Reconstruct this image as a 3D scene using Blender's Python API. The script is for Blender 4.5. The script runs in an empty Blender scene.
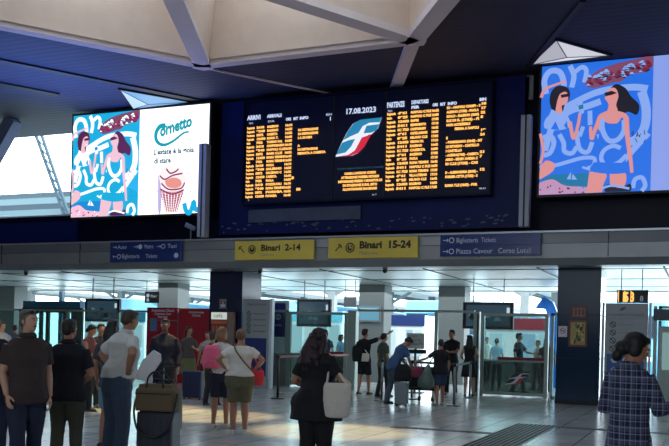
import bpy, bmesh, math, random
from mathutils import Vector, Matrix, Euler
random.seed(7)
SC = bpy.context.scene
COL = SC.collection

# ------------------------------------------------------------------ camera
FPX, CAM_H, ROLL, YAW = 880.0, 1.52, 0.025, math.radians(22.9)
Fv = Vector((-math.sin(YAW), math.cos(YAW), 0)); R0 = Vector((math.cos(YAW), math.sin(YAW), 0)); Up = Vector((0, 0, 1))
CX = (R0*math.cos(ROLL) + Up*math.sin(ROLL)).normalized(); CY = (Up*math.cos(ROLL) - R0*math.sin(ROLL)).normalized()
C0 = Vector((0, 0, CAM_H))
cam = bpy.data.cameras.new('camera'); camo = bpy.data.objects.new('camera', cam); COL.objects.link(camo)
M = Matrix.Identity(4)
for i in range(3):
    M[i][0] = CX[i]; M[i][1] = CY[i]; M[i][2] = -Fv[i]
M.translation = C0
camo.matrix_world = M
cam.sensor_width = 36; cam.lens = 36*FPX/669; cam.shift_y = (338-223)/669; cam.clip_end = 600
SC.camera = camo

# ------------------------------------------------------------------ world, lights, exposure
W = bpy.data.worlds.new('sky'); SC.world = W; W.use_nodes = True
nt = W.node_tree; bg = nt.nodes['Background']
bg.inputs[0].default_value = (0.74, 0.92, 1.0, 1); bg.inputs[1].default_value = 6.0
SC.view_settings.view_transform = 'Standard'; SC.view_settings.look = 'None'
SC.view_settings.exposure = 0; SC.view_settings.gamma = 1; SC.view_settings.use_curve_mapping = False
def area(name, loc, target, sx, sy, power, col):
    l = bpy.data.lights.new(name, 'AREA'); l.shape = 'RECTANGLE'; l.size = sx; l.size_y = sy; l.energy = power; l.color = col
    o = bpy.data.objects.new(name, l); COL.objects.link(o); o.location = loc
    o.rotation_euler = (Vector(target)-Vector(loc)).to_track_quat('-Z', 'Y').to_euler()
    return o
area('rear_fill', (-4, -8.5, 5.0), (-6, 15, 3.2), 16, 4, 700, (0.80, 0.90, 1.0))  # added fill from behind the camera; the back wall has no opening
area('blue_ceiling_fill', (-17, 19.5, 5.6), (-15.5, 18.5, 8.3), 5, 2, 320, (0.12, 0.25, 1.0))  # added blue light to colour the left ceiling, no fixture modelled
area('hall_overhead_fill', (-9, 10, 8.1), (-9, 12, 0), 22, 8, 430, (0.72, 0.84, 1.0))  # added broad fill for the hall from above, not a real fitting
area('low_hall_light', (-9, 27.5, 3.3), (-9, 27.2, 0), 34, 5, 1100, (0.85, 0.95, 1.0))
area('platform_fill', (-10, 41, 4.4), (-10, 40, 0), 44, 14, 7500, (0.82, 0.95, 1.0))  # added fill below the canopies to brighten the platform paving
for x, y in ((-8.6, 14.3), (-10.4, 14.8), (-14.5, 15.5), (-5.6, 13.2)):
    l = bpy.data.lights.new('warm_downlight', 'SPOT'); l.energy = 4200; l.color = (1.0, 0.74, 0.34); l.spot_size = math.radians(22); l.spot_blend = 0.6; l.shadow_soft_size = 0.15
    o = bpy.data.objects.new('warm_downlight', l); COL.objects.link(o); o.location = (x, y, 8.0)

# ------------------------------------------------------------------ helpers
def ray(px, py): return Fv + CX*((px-334.5)/FPX) + CY*((338-py)/FPX)
def atY(px, py, y):
    d = ray(px, py); return C0 + d*(y/d.y)
def atZ(px, py, z=0.0):
    d = ray(px, py); return C0 + d*((z-CAM_H)/d.z)
def onground(px, D):
    d = ray(px, 338 + ROLL*(px-334.5)); p = C0 + d*D; p.z = 0; return p
def lin(c):
    c = c/255.0
    return c/12.92 if c <= 0.04045 else ((c+0.055)/1.055)**2.4
def rgb(r, g, b): return (lin(r), lin(g), lin(b), 1)
MATS = {}
def mat(name, col, rough=0.6, metal=0.0, emit=0.0, noise=0.12, scale=12.0, ecol=None, bump=0.0, spec=0.5):
    if name in MATS: return MATS[name]
    m = bpy.data.materials.new(name); m.use_nodes = True; t = m.node_tree; b = t.nodes['Principled BSDF']
    c = rgb(*col)
    b.inputs['Roughness'].default_value = rough; b.inputs['Metallic'].default_value = metal
    b.inputs['Specular IOR Level'].default_value = spec
    if emit > 0:
        b.inputs['Base Color'].default_value = (0.01, 0.01, 0.01, 1)
        b.inputs['Emission Color'].default_value = rgb(*(ecol or col)); b.inputs['Emission Strength'].default_value = emit
        b.inputs['Base Color'].default_value = (0.02, 0.02, 0.02, 1)
    else:
        tc = t.nodes.new('ShaderNodeTexCoord'); n = t.nodes.new('ShaderNodeTexNoise'); n.inputs['Scale'].default_value = scale; n.inputs['Detail'].default_value = 4
        mx = t.nodes.new('ShaderNodeMix'); mx.data_type = 'RGBA'
        mx.inputs[6].default_value = tuple(v*(1-noise) for v in c[:3])+(1,)
        mx.inputs[7].default_value = tuple(min(1, v*(1+noise)) for v in c[:3])+(1,)
        t.links.new(tc.outputs['Object'], n.inputs['Vector']); t.links.new(n.outputs['Fac'], mx.inputs[0]); t.links.new(mx.outputs[2], b.inputs['Base Color'])
        if bump:
            bp = t.nodes.new('ShaderNodeBump'); bp.inputs['Strength'].default_value = bump; bp.inputs['Distance'].default_value = 0.02
            t.links.new(n.outputs['Fac'], bp.inputs['Height']); t.links.new(bp.outputs['Normal'], b.inputs['Normal'])
    MATS[name] = m; return m
def glass(name, col, refl=0.12, rough=0.02, dens=1.0):
    if name in MATS: return MATS[name]
    m = bpy.data.materials.new(name); m.use_nodes = True; t = m.node_tree; t.nodes.clear()
    o = t.nodes.new('ShaderNodeOutputMaterial'); tr = t.nodes.new('ShaderNodeBsdfTransparent'); tr.inputs[0].default_value = rgb(*col)
    g = t.nodes.new('ShaderNodeBsdfGlossy'); g.inputs['Roughness'].default_value = rough
    d = t.nodes.new('ShaderNodeBsdfDiffuse'); d.inputs[0].default_value = rgb(90, 105, 100)
    mx = t.nodes.new('ShaderNodeMixShader'); mx.inputs[0].default_value = refl
    m2 = t.nodes.new('ShaderNodeMixShader'); m2.inputs[0].default_value = 1-dens
    t.links.new(tr.outputs[0], mx.inputs[1]); t.links.new(g.outputs[0], mx.inputs[2])
    t.links.new(mx.outputs[0], m2.inputs[1]); t.links.new(d.outputs[0], m2.inputs[2]); t.links.new(m2.outputs[0], o.inputs[0])
    MATS[name] = m; return m

class MB:
    """collects geometry with material slots; build() links it as ONE object"""
    def __init__(s): s.v = []; s.f = []; s.m = []; s.mats = []
    def mi(s, m):
        if m not in s.mats: s.mats.append(m)
        return s.mats.index(m)
    def add(s, vs, fs, m):
        k = len(s.v); s.v += [tuple(v) for v in vs]; i = s.mi(m)
        for f in fs: s.f.append([k+q for q in f]); s.m.append(i)
    def box(s, x0, x1, y0, y1, z0, z1, m):
        x0, x1 = min(x0, x1), max(x0, x1); y0, y1 = min(y0, y1), max(y0, y1); z0, z1 = min(z0, z1), max(z0, z1)
        s.add([(x0,y0,z0),(x1,y0,z0),(x1,y1,z0),(x0,y1,z0),(x0,y0,z1),(x1,y0,z1),(x1,y1,z1),(x0,y1,z1)],
              [(0,3,2,1),(4,5,6,7),(0,1,5,4),(1,2,6,5),(2,3,7,6),(3,0,4,7)], m)
    def bar(s, a, b, w, h, m, up=(0, 0, 1)):
        a = Vector(a); b = Vector(b); d = (b-a).normalized(); up = Vector(up)
        if abs(d.dot(up)) > 0.98: up = Vector((0, 1, 0))
        x = d.cross(up).normalized(); y = x.cross(d)
        vs = [p + x*(w/2*i) + y*(h/2*j) for p in (a, b) for i, j in ((-1,-1),(1,-1),(1,1),(-1,1))]
        s.add(vs, [(0,3,2,1),(4,5,6,7),(0,1,5,4),(1,2,6,5),(2,3,7,6),(3,0,4,7)], m)
    def tube(s, pts, rs, m, n=10, cap=True, ell=1.0, updir=None):
        pts = [Vector(p) for p in pts]
        if not hasattr(rs, '__len__'): rs = [rs]*len(pts)
        vs = []; N = len(pts); x = None
        for i, p in enumerate(pts):
            d = (pts[min(i+1, N-1)] - pts[max(i-1, 0)])
            d = d.normalized() if d.length > 1e-9 else Vector((0, 0, 1))
            if x is None:
                ref = Vector(updir) if updir else (Vector((1, 0, 0)) if abs(d.x) < 0.8 else Vector((0, 1, 0)))
                x = (ref - d*ref.dot(d)).normalized()
            else: x = (x - d*x.dot(d)).normalized()
            y = d.cross(x)
            for k in range(n):
                a = 2*math.pi*k/n; vs.append(p + x*(math.cos(a)*rs[i]) + y*(math.sin(a)*rs[i]*ell))
        fs = [(i*n+k, i*n+(k+1) % n, (i+1)*n+(k+1) % n, (i+1)*n+k) for i in range(N-1) for k in range(n)]
        if cap: fs += [tuple(reversed(range(n))), tuple((N-1)*n+k for k in range(n))]
        s.add(vs, fs, m)
    def rings(s, rs, m, n=20, xf=None):
        """rs: (cx,cy,z,rx,ry) horizontal ellipses lofted"""
        vs = []
        for cx, cy, z, rx, ry in rs:
            for k in range(n):
                a = 2*math.pi*k/n; p = Vector((cx+math.cos(a)*rx, cy+math.sin(a)*ry, z)); vs.append(xf(p) if xf else p)
        N = len(rs)
        fs = [(i*n+k, i*n+(k+1) % n, (i+1)*n+(k+1) % n, (i+1)*n+k) for i in range(N-1) for k in range(n)]
        fs += [tuple(reversed(range(n))), tuple((N-1)*n+k for k in range(n))]
        s.add(vs, fs, m)
    def ball(s, c, r, m, nu=14, nv=9, rot=None):
        if not hasattr(r, '__len__'): r = (r, r, r)
        c = Vector(c); vs = []
        q = Euler(rot).to_matrix() if rot else Matrix.Identity(3)
        for j in range(1, nv):
            t = math.pi*j/nv
            for k in range(nu):
                a = 2*math.pi*k/nu; vs.append(c + q @ Vector((r[0]*math.sin(t)*math.cos(a), r[1]*math.sin(t)*math.sin(a), r[2]*math.cos(t))))
        vs += [c + q @ Vector((0, 0, r[2])), c - q @ Vector((0, 0, r[2]))]
        L = len(vs); fs = []
        for j in range(nv-2):
            for k in range(nu): fs.append((j*nu+k, (j+1)*nu+k, (j+1)*nu+(k+1) % nu, j*nu+(k+1) % nu))
        for k in range(nu):
            fs.append((L-2, k, (k+1) % nu)); fs.append((L-1, (nv-2)*nu+(k+1) % nu, (nv-2)*nu+k))
        s.add(vs, fs, m)
    def prism(s, pts, z0, z1, m):
        n = len(pts); vs = [(p[0], p[1], z0) for p in pts] + [(p[0], p[1], z1) for p in pts]
        s.add(vs, [tuple(reversed(range(n))), tuple(range(n, 2*n))] + [(k, (k+1) % n, n+(k+1) % n, n+k) for k in range(n)], m)
    def profile(s, yz, x0, x1, m):
        n = len(yz); vs = [(x0, p[0], p[1]) for p in yz] + [(x1, p[0], p[1]) for p in yz]
        s.add(vs, [tuple(range(n)), tuple(reversed(range(n, 2*n)))] + [(k, n+k, n+(k+1) % n, (k+1) % n) for k in range(n)], m)
    # flat shapes in the XZ plane at depth y, facing -Y
    def flat(s, pts, y, m):
        n = len(pts)
        a = sum(pts[i][0]*pts[(i+1) % n][1]-pts[(i+1) % n][0]*pts[i][1] for i in range(n))
        if a < 0: pts = list(reversed(pts))
        s.add([(p[0], y, p[1]) for p in pts], [tuple(range(n))], m)
    def stroke(s, pts, w, y, m):
        P = [Vector(p) for p in smooth(pts)]; N = len(P); L = []
        ws = w if hasattr(w, '__len__') else (w, w)
        for i, p in enumerate(P):
            d = P[min(i+1, N-1)]-P[max(i-1, 0)]; d = d.normalized() if d.length else Vector((1, 0)); nrm = Vector((-d.y, d.x))
            ww = ws[0]+(ws[1]-ws[0])*i/(N-1)
            L.append((p+nrm*ww/2, p-nrm*ww/2))
        for i in range(N-1):
            a, b = L[i]; c, d = L[i+1]; s.flat([tuple(a), tuple(b), tuple(d), tuple(c)], y, m)
    def text(s, body, x, z, y, size, m, align='LEFT', fitw=None, sx=1.0, shear=0.0, bold=0.0, rot=0.0):
        vs, fs = text_mesh(body, size, align, shear, bold)
        if fitw and vs:
            w = max(v[0] for v in vs)-min(v[0] for v in vs); sx = fitw/max(w, 1e-6)
        cr, sr = math.cos(rot), math.sin(rot)
        s.add([(x+(v[0]*sx)*cr-v[1]*sr, y, z+v[1]*cr+(v[0]*sx)*sr) for v in vs], fs, m)
    def mesh(s, name):
        me = bpy.data.meshes.new(name); me.from_pydata(s.v, [], s.f); me.update()
        for m in s.mats: me.materials.append(m)
        me.polygons.foreach_set('material_index', s.m); return me
    def build(s, name, parent=None, smooth_=False, loc=None, bevel=0.0):
        me = s.mesh(name)
        if smooth_: me.polygons.foreach_set('use_smooth', [True]*len(me.polygons))
        o = bpy.data.objects.new(name, me); COL.objects.link(o)
        if parent: o.parent = parent
        if loc: o.location = loc
        if bevel:
            md = o.modifiers.new('bevel', 'BEVEL'); md.width = bevel; md.segments = 2; md.limit_method = 'ANGLE'
        return o
_tc = {}
def text_mesh(body, size, align, shear, bold):
    k = (body, size, align, shear, bold)
    if k in _tc: return _tc[k]
    cu = bpy.data.curves.new('t', 'FONT'); cu.body = body; cu.size = size; cu.align_x = align; cu.shear = shear; cu.offset = bold; cu.resolution_u = 2
    o = bpy.data.objects.new('t', cu); COL.objects.link(o)
    dg = bpy.context.evaluated_depsgraph_get(); dg.update(); me = bpy.data.meshes.new_from_object(o.evaluated_get(dg))
    r = ([tuple(v.co) for v in me.vertices], [tuple(p.vertices) for p in me.polygons])
    bpy.data.objects.remove(o); bpy.data.curves.remove(cu); bpy.data.meshes.remove(me)
    _tc[k] = r; return r
def smooth(pts, n=5):
    if len(pts) < 3: return pts
    out = []; P = [pts[0]]+list(pts)+[pts[-1]]
    for i in range(1, len(P)-2):
        for j in range(n):
            t = j/n; a, b, c, d = P[i-1], P[i], P[i+1], P[i+2]
            out.append(tuple(0.5*((2*b[q])+(-a[q]+c[q])*t+(2*a[q]-5*b[q]+4*c[q]-d[q])*t*t+(-a[q]+3*b[q]-3*c[q]+d[q])*t**3) for q in range(len(b))))
    out.append(tuple(pts[-1])); return out
def tag(o, label=None, cat=None, group=None, kind=None):
    if label: o['label'] = label
    if cat: o['category'] = cat
    if group: o['group'] = group
    if kind: o['kind'] = kind
    return o
def empty(name, loc=(0, 0, 0), rz=0.0, label=None, cat=None, group=None):
    o = bpy.data.objects.new(name, None); COL.objects.link(o); o.location = loc; o.rotation_euler = (0, 0, rz); o.empty_display_size = 0.1
    return tag(o, label, cat, group)
def struct(mb, name, **k): return tag(mb.build(name, **k), kind='structure')
def copy_thing(o, loc, label, rz=None):
    c = o.copy(); COL.objects.link(c); c.location = loc
    if rz is not None: c.rotation_euler = (0, 0, rz)
    c['label'] = label
    for ch in list(o.children):
        d = ch.copy(); COL.objects.link(d); d.parent = c
        for g in ch.children:
            e = g.copy(); COL.objects.link(e); e.parent = d
    return c
# ------------------------------------------------------------------ structure
ZC, YW, YF = 8.3, 22.4, 21.75          # hall ceiling, upper wall, fascia front
ZS = 3.43                               # underside of the fascia / low ceiling
m_conc = mat('pale_concrete', (214, 194, 182), 0.85, noise=0.10, scale=3, bump=0.1)
m_beam = mat('painted_beam', (212, 198, 198), 0.8, noise=0.08, scale=2)
m_dark = mat('dark_soffit', (42, 44, 66), 0.75, noise=0.2, scale=1.2)
m_slot = mat('slot_black', (14, 16, 24), 0.6)
m_navy = mat('navy_wall_panel', (12, 28, 88), 0.4, noise=0.25, scale=0.8, spec=0.15)
m_navyd = mat('black_wall_panel', (7, 14, 40), 0.35, noise=0.2, scale=0.8, spec=0.12)
m_fas = mat('brushed_fascia', (146, 150, 154), 0.42, metal=0.55, noise=0.1, scale=2)
m_fasl = mat('fascia_edge', (170, 174, 184), 0.3, metal=0.6, noise=0.05)
m_frame = mat('grey_green_frame', (146, 162, 156), 0.4, metal=0.2)
m_black = mat('matt_black', (14, 15, 18), 0.5)
m_chrome = mat('brushed_steel', (120, 125, 128), 0.3, metal=0.9)
m_white = mat('white_paint', (225, 228, 228), 0.6, noise=0.03)
m_grey = mat('mid_grey', (120, 124, 126), 0.6, noise=0.06)

# floor: glossy tiles
m = bpy.data.materials.new('polished_floor_tiles'); m.use_nodes = True; t = m.node_tree; b = t.nodes['Principled BSDF']
tc = t.nodes.new('ShaderNodeTexCoord'); br = t.nodes.new('ShaderNodeTexBrick')
br.offset = 0.5; br.inputs['Scale'].default_value = 1.0; br.inputs['Brick Width'].default_value = 1.2; br.inputs['Row Height'].default_value = 0.6
br.inputs['Mortar Size'].default_value = 0.008; br.inputs['Color1'].default_value = rgb(184, 187, 188); br.inputs['Color2'].default_value = rgb(203, 205, 204); br.inputs['Mortar'].default_value = rgb(52, 54, 56)
mpp = t.nodes.new('ShaderNodeMapping'); mpp.inputs['Rotation'].default_value = (0, 0, math.pi/2)
t.links.new(tc.outputs['Object'], mpp.inputs[0]); t.links.new(mpp.outputs[0], br.inputs['Vector'])
n = t.nodes.new('ShaderNodeTexNoise'); n.inputs['Scale'].default_value = 1.6; n.inputs['Detail'].default_value = 5; t.links.new(tc.outputs['Object'], n.inputs['Vector'])
mx = t.nodes.new('ShaderNodeMix'); mx.data_type = 'RGBA'; mx.blend_type = 'MULTIPLY'; mx.inputs[0].default_value = 0.35
t.links.new(br.outputs['Color'], mx.inputs[6]); t.links.new(n.outputs['Color'], mx.inputs[7]); t.links.new(mx.outputs[2], b.inputs['Base Color'])
mr = t.nodes.new('ShaderNodeMapRange'); mr.inputs[3].default_value = 0.13; mr.inputs[4].default_value = 0.27; b.inputs['Specular IOR Level'].default_value = 0.85; t.links.new(n.outputs['Fac'], mr.inputs[0]); t.links.new(mr.outputs[0], b.inputs['Roughness'])
FL = MB(); FL.box(-60, 22, -9, 34, -0.2, 0, m); struct(FL, 'floor')
m_plat = mat('platform_paving', (205, 208, 206), 0.5, noise=0.1, scale=2)
PL = MB(); PL.box(-60, 22, 34, 160, -0.25, -0.02, m_plat); struct(PL, 'floor_platform')
SP = MB()
SP.box(-2.5, 12, 16.25, 16.5, 0, 0.004, m_slot)
SP.box(-5.0, -3.2, 14.4, 14.62, 0, 0.004, m_slot)
tag(SP.build('trim_1'), kind='structure')

# upper wall, fascia
w = MB(); w.box(-60, 22, -9.2, -9, 0, 11.5, m_conc); struct(w, 'wall_back')
w = MB(); w.box(22, 22.2, -9.2, 24.2, 0, 11.5, m_conc); struct(w, 'wall_right')
w = MB(); w.box(-60.2, -60, -9.2, 24.2, 0, 11.5, m_conc); struct(w, 'wall_left')
w = MB(); w.box(-18.05, 22, YW, YW+0.3, 4.25, ZC, m_navyd)
w.box(-13.05, -4.35, YW-0.06, YW, 4.6, ZC-0.05, m_navy)
struct(w, 'wall_front')
w = MB(); w.box(-60, -18.05, 23.4, 23.7, 4.2, 5.35, m_navyd)
w.box(-60, -18.05, 22.0, 22.1, 4.25, 4.95, m_navy)
struct(w, 'wall_parapet')
w = MB(); w.profile([(YF, 3.60), (YF+0.16, ZS), (YF+0.7, ZS), (YF+0.7, 4.25), (YF+0.04, 4.25), (YF-0.02, 3.96)], -60, 22, m_fas)
w.box(-60, 22, YF-0.03, YF+0.05, 4.22, 4.265, m_fasl)
w.box(-60, 22, YF-0.03, YF-0.005, 3.945, 3.955, m_slot)
for k in range(26): w.box(-58+k*3.1, -58+k*3.1+0.012, YF-0.032, YF-0.0, 3.62, 4.22, m_slot)
struct(w, 'trim_2')
# grey strip under the ceiling and posts on the wall
w = MB(); w.box(-13.0, -4.2, YW-0.10, YW-0.02, ZC-0.06, ZC-0.02, mat('grey_strip', (110, 112, 122), 0.5)); w.box(-4.22, -4.12, YW-0.3, YW-0.2, 7.6, 8.2, m_grey); struct(w, 'trim_3')
for pa, pb in (((208.5, 146), (207, 238)), ((529.5, 118), (525, 228))):
    a = atY(pa[0], pa[1], YF); c = atY(pb[0], pb[1], YF)
    g = MB(); x0 = (a.x+c.x)/2; g.box(x0-0.12, x0+0.12, YF-0.33, YF-0.08, c.z, a.z, mat('post_grey', (160, 168, 184), 0.5))
    g.box(x0-0.02, x0+0.02, YF-0.34, YF-0.33, c.z, a.z, m_slot)
    nm = g.build('wall_post'); tag(nm, 'slim grey post on the wall ' + ('at the left end of the departure board' if pa[0] < 300 else 'between the departure board and the right screen'), 'post', 'grey wall posts')

# hall ceiling with triangular coffers
def tri(*ps): return [Vector((atZ(p[0], p[1], ZC).x, atZ(p[0], p[1], ZC).y)) for p in ps]
cb, cc, ca, cd, ce = tri((203, 62), (414, 37), (0, 22), (395, 88), (444, 0))
dirA = (ca-cb).normalized(); dirE = (ce-cc).normalized()
VA = cb + dirA*6.6; VE = cc + dirE*6.6
dv1 = (tri((176, 0))[0]-cb).normalized(); dv2 = (tri((300, 0))[0]-cc).normalized()
den = dv1.x*dv2.y-dv1.y*dv2.x; q = cc-cb; tt = (q.x*dv2.y-q.y*dv2.x)/den
VV = cb + dv1*tt
print('coffer', cb, cc, VA, VE, VV)
ceil = MB(); ceil.box(-60, 22, -9.2, 24.2, ZC, ZC+0.25, m_dark)
co = struct(ceil, 'ceiling')
cut = MB()
def inset(tr, d):
    c = sum(tr, Vector((0, 0)))/3; out = []
    for i in range(3):
        p = tr[i]; a = (tr[i-1]-p).normalized(); e = (tr[(i+1) % 3]-p).normalized(); bis = (a+e).normalized()
        s_ = math.sqrt(max(1e-6, (1-a.dot(e))/2)); out.append(p+bis*(d/s_))
    return out
TR = [[cb, VA, VV], [cb, cc, VV], [cc, VE, VV]]
coff = [inset(t_, 0.2) for t_ in TR]
for k, c3 in enumerate(coff):
    cm = MB(); cm.prism(c3, ZC-0.5, ZC+1, m_dark); cuo = cm.build('cutter%d' % k)
    for o_ in (cuo,):
        bmx = bmesh.new(); bmx.from_mesh(o_.data); bmesh.ops.recalc_face_normals(bmx, faces=bmx.faces); bmx.to_mesh(o_.data)
    md = co.modifiers.new('b', 'BOOLEAN'); md.object = cuo; md.operation = 'DIFFERENCE'; md.solver = 'EXACT'
dg = bpy.context.evaluated_depsgraph_get(); dg.update()
me = bpy.data.meshes.new_from_object(co.evaluated_get(dg)); co.modifiers.clear(); co.data = me
for o_ in [o_ for o_ in COL.objects if o_.name.startswith('cutter')]: bpy.data.objects.remove(o_)
# plank joints on the dark soffit come from a wave texture
t = m_dark.node_tree; b = t.nodes['Principled BSDF']; wv = t.nodes.new('ShaderNodeTexWave'); wv.bands_direction = 'Y'; wv.inputs['Scale'].default_value = 1.3; wv.inputs['Distortion'].default_value = 0
tc = t.nodes.new('ShaderNodeTexCoord'); t.links.new(tc.outputs['Object'], wv.inputs['Vector'])
bp = t.nodes.new('ShaderNodeBump'); bp.inputs['Strength'].default_value = 0.2; bp.inputs['Distance'].default_value = 0.02; t.links.new(wv.outputs['Fac'], bp.inputs['Height']); t.links.new(bp.outputs['Normal'], b.inputs['Normal'])
# coffer walls; unseen lids added to limit the daylight from above
cw = MB()
for c3 in coff:
    top = inset(c3, 0.25); H1 = ZC+2.6
    for i in range(3):
        a, c = c3[i], c3[(i+1) % 3]; ta, tc_ = top[i], top[(i+1) % 3]
        cw.add([(a.x, a.y, ZC-0.02), (c.x, c.y, ZC-0.02), (tc_.x, tc_.y, H1), (ta.x, ta.y, H1)], [(0, 1, 2, 3)], m_conc)
    cen = sum(top, Vector((0, 0)))/3; hole = [cen+(p-cen)*0.7 for p in top]
    for i in range(3):
        j = (i+1) % 3
        cw.add([(top[i].x, top[i].y, H1), (top[j].x, top[j].y, H1), (hole[j].x, hole[j].y, H1), (hole[i].x, hole[i].y, H1)], [(0, 1, 2, 3)], m_conc)
struct(cw, 'ceiling_coffers')
bm_ = MB()
for a, c in ((VA, cb), (cb, VV), (cb, cc), (cc, VV), (cc, VE), (cc, cd), (VA, VV), (VV, VE)):
    w_ = 0.42 if c is not cd else 0.30
    if (c is cc and a is cb) or (a is VA and c is cb): w_ = 0.30
    d_ = (c-a).normalized()*0.12
    z_ = ZC-0.05+(0.003 if c is cd else 0)
    bm_.bar((a.x-d_.x*0, a.y, z_), (c.x, c.y, z_), w_, 0.16, m_beam)
for q_ in (cb, cc, VV):
    bm_.prism([(q_.x+.30*math.cos(math.pi/3*k), q_.y+.30*math.sin(math.pi/3*k)) for k in range(6)], ZC-.125, ZC+.03, m_beam)
struct(bm_, 'ceiling_beams')
gl = MB()
for (pa, pb) in (((-6, 58.5), (200, 100)), ((-4, 82), (58, 94))):
    a, c = tri(pa, pb); gl.bar((a.x, a.y, ZC-0.02), (c.x, c.y, ZC-0.02), 0.26, 0.05, m_slot)
a, c = tri((210, 68), (330, 93)); gl.bar((a.x, a.y, ZC-0.02), (c.x, c.y, ZC-0.02), 0.05, 0.05, m_beam)
a, c = tri((528, 66), (583, 0)); gl.bar((a.x, a.y, ZC-0.02), (c.x, c.y, ZC-0.02), 0.12, 0.05, m_slot)
struct(gl, 'trim_4')
# slanted concrete leg at the far left
a = atY(15, 94, 22.0); c = atY(-14, 168, 22.0)
g = MB(); g.bar((a.x, 22.0, ZC), (c.x-0.25, 22.0, c.z-0.4), 0.42, 0.4, mat('blue_lit_concrete', (92, 100, 132), 0.8), up=(0, 1, 0)); struct(g, 'trim_5')  # blue light falling on the leg is put into its concrete colour

# windows on the left above the fascia
g = MB()
g.box(-60, -18.05, 23.42, 23.5, 5.32, 5.40, m_white)
struct(g, 'window_1')

# low ceiling behind the fascia: metal slats
m = bpy.data.materials.new('metal_slat_ceiling'); m.use_nodes = True; t = m.node_tree; b = t.nodes['Principled BSDF']
b.inputs['Metallic'].default_value = 0.55; b.inputs['Roughness'].default_value = 0.3
tc = t.nodes.new('ShaderNodeTexCoord'); wv = t.nodes.new('ShaderNodeTexWave'); wv.bands_direction = 'Y'; wv.inputs['Scale'].default_value = 1.6; wv.inputs['Distortion'].default_value = 0.0
nz = t.nodes.new('ShaderNodeTexNoise'); nz.inputs['Scale'].default_value = 0.5; t.links.new(tc.outputs['Object'], nz.inputs['Vector'])
cr = t.nodes.new('ShaderNodeValToRGB'); cr.color_ramp.elements[0].color = rgb(112, 128, 130); cr.color_ramp.elements[1].color = rgb(205, 218, 218)
t.links.new(tc.outputs['Object'], wv.inputs['Vector']); t.links.new(wv.outputs['Fac'], cr.inputs[0]); t.links.new(cr.outputs[0], b.inputs['Base Color'])
bp = t.nodes.new('ShaderNodeBump'); bp.inputs['Strength'].default_value = 0.35; bp.inputs['Distance'].default_value = 0.02; t.links.new(wv.outputs['Fac'], bp.inputs['Height']); t.links.new(bp.outputs['Normal'], b.inputs['Normal'])
m_slat = m
YC2 = 32.5
g = MB(); g.box(-60, 22, YF+0.7, YC2, ZS, ZS+0.12, m_slat)
for x in range(-58, 22, 3): g.box(x, x+0.05, YF+0.7, YC2, ZS-0.015, ZS, m_slot)
for y in (23.0, 26.5, 30): g.box(-60, 22, y, y+0.03, ZS-0.012, ZS, m_slot)
g.box(-60, 22, YC2, YC2+0.1, ZS-0.05, ZS+0.4, m_white)
struct(g, 'ceiling_low')
g = MB(); g.box(-60, 22, 23.7, 24.2, ZS+0.13, 5.3, m_navyd); struct(g, 'wall_beam')
# ------------------------------------------------------------------ people
SKIN = {'fair': mat('skin_fair', (196, 150, 126), 0.55, noise=0.04), 'tan': mat('skin_tan', (168, 118, 92), 0.55, noise=0.04), 'deep': mat('skin_deep', (110, 74, 58), 0.55, noise=0.04)}
def fabric(name, col, rough=0.85): return mat('cloth_'+name, col, rough, noise=0.10, scale=25, bump=0.12)
m_eye = mat('eye_white', (220, 215, 210), 0.3); m_pupil = mat('eye_dark', (30, 22, 18), 0.3); m_lip = mat('lip', (150, 88, 80), 0.5)

def remesh(mb, voxel, smooth_it=3, name='body'):
    me = mb.mesh(name)
    bmx = bmesh.new(); bmx.from_mesh(me); bmesh.ops.recalc_face_normals(bmx, faces=bmx.faces); bmx.to_mesh(me); bmx.free()
    o = bpy.data.objects.new('tmp', me); COL.objects.link(o)
    md = o.modifiers.new('r', 'REMESH'); md.mode = 'VOXEL'; md.voxel_size = voxel
    s = o.modifiers.new('s', 'SMOOTH'); s.factor = 0.5; s.iterations = smooth_it
    dg = bpy.context.evaluated_depsgraph_get(); dg.update()
    r = bpy.data.meshes.new_from_object(o.evaluated_get(dg)); r.name = name
    bpy.data.objects.remove(o)
    r.polygons.foreach_set('use_smooth', [True]*len(r.polygons)); return r
def link(me, name, parent, mats):
    me.materials.clear()
    for m in mats: me.materials.append(m)
    o = bpy.data.objects.new(name, me); COL.objects.link(o); o.parent = parent; return o

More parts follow.
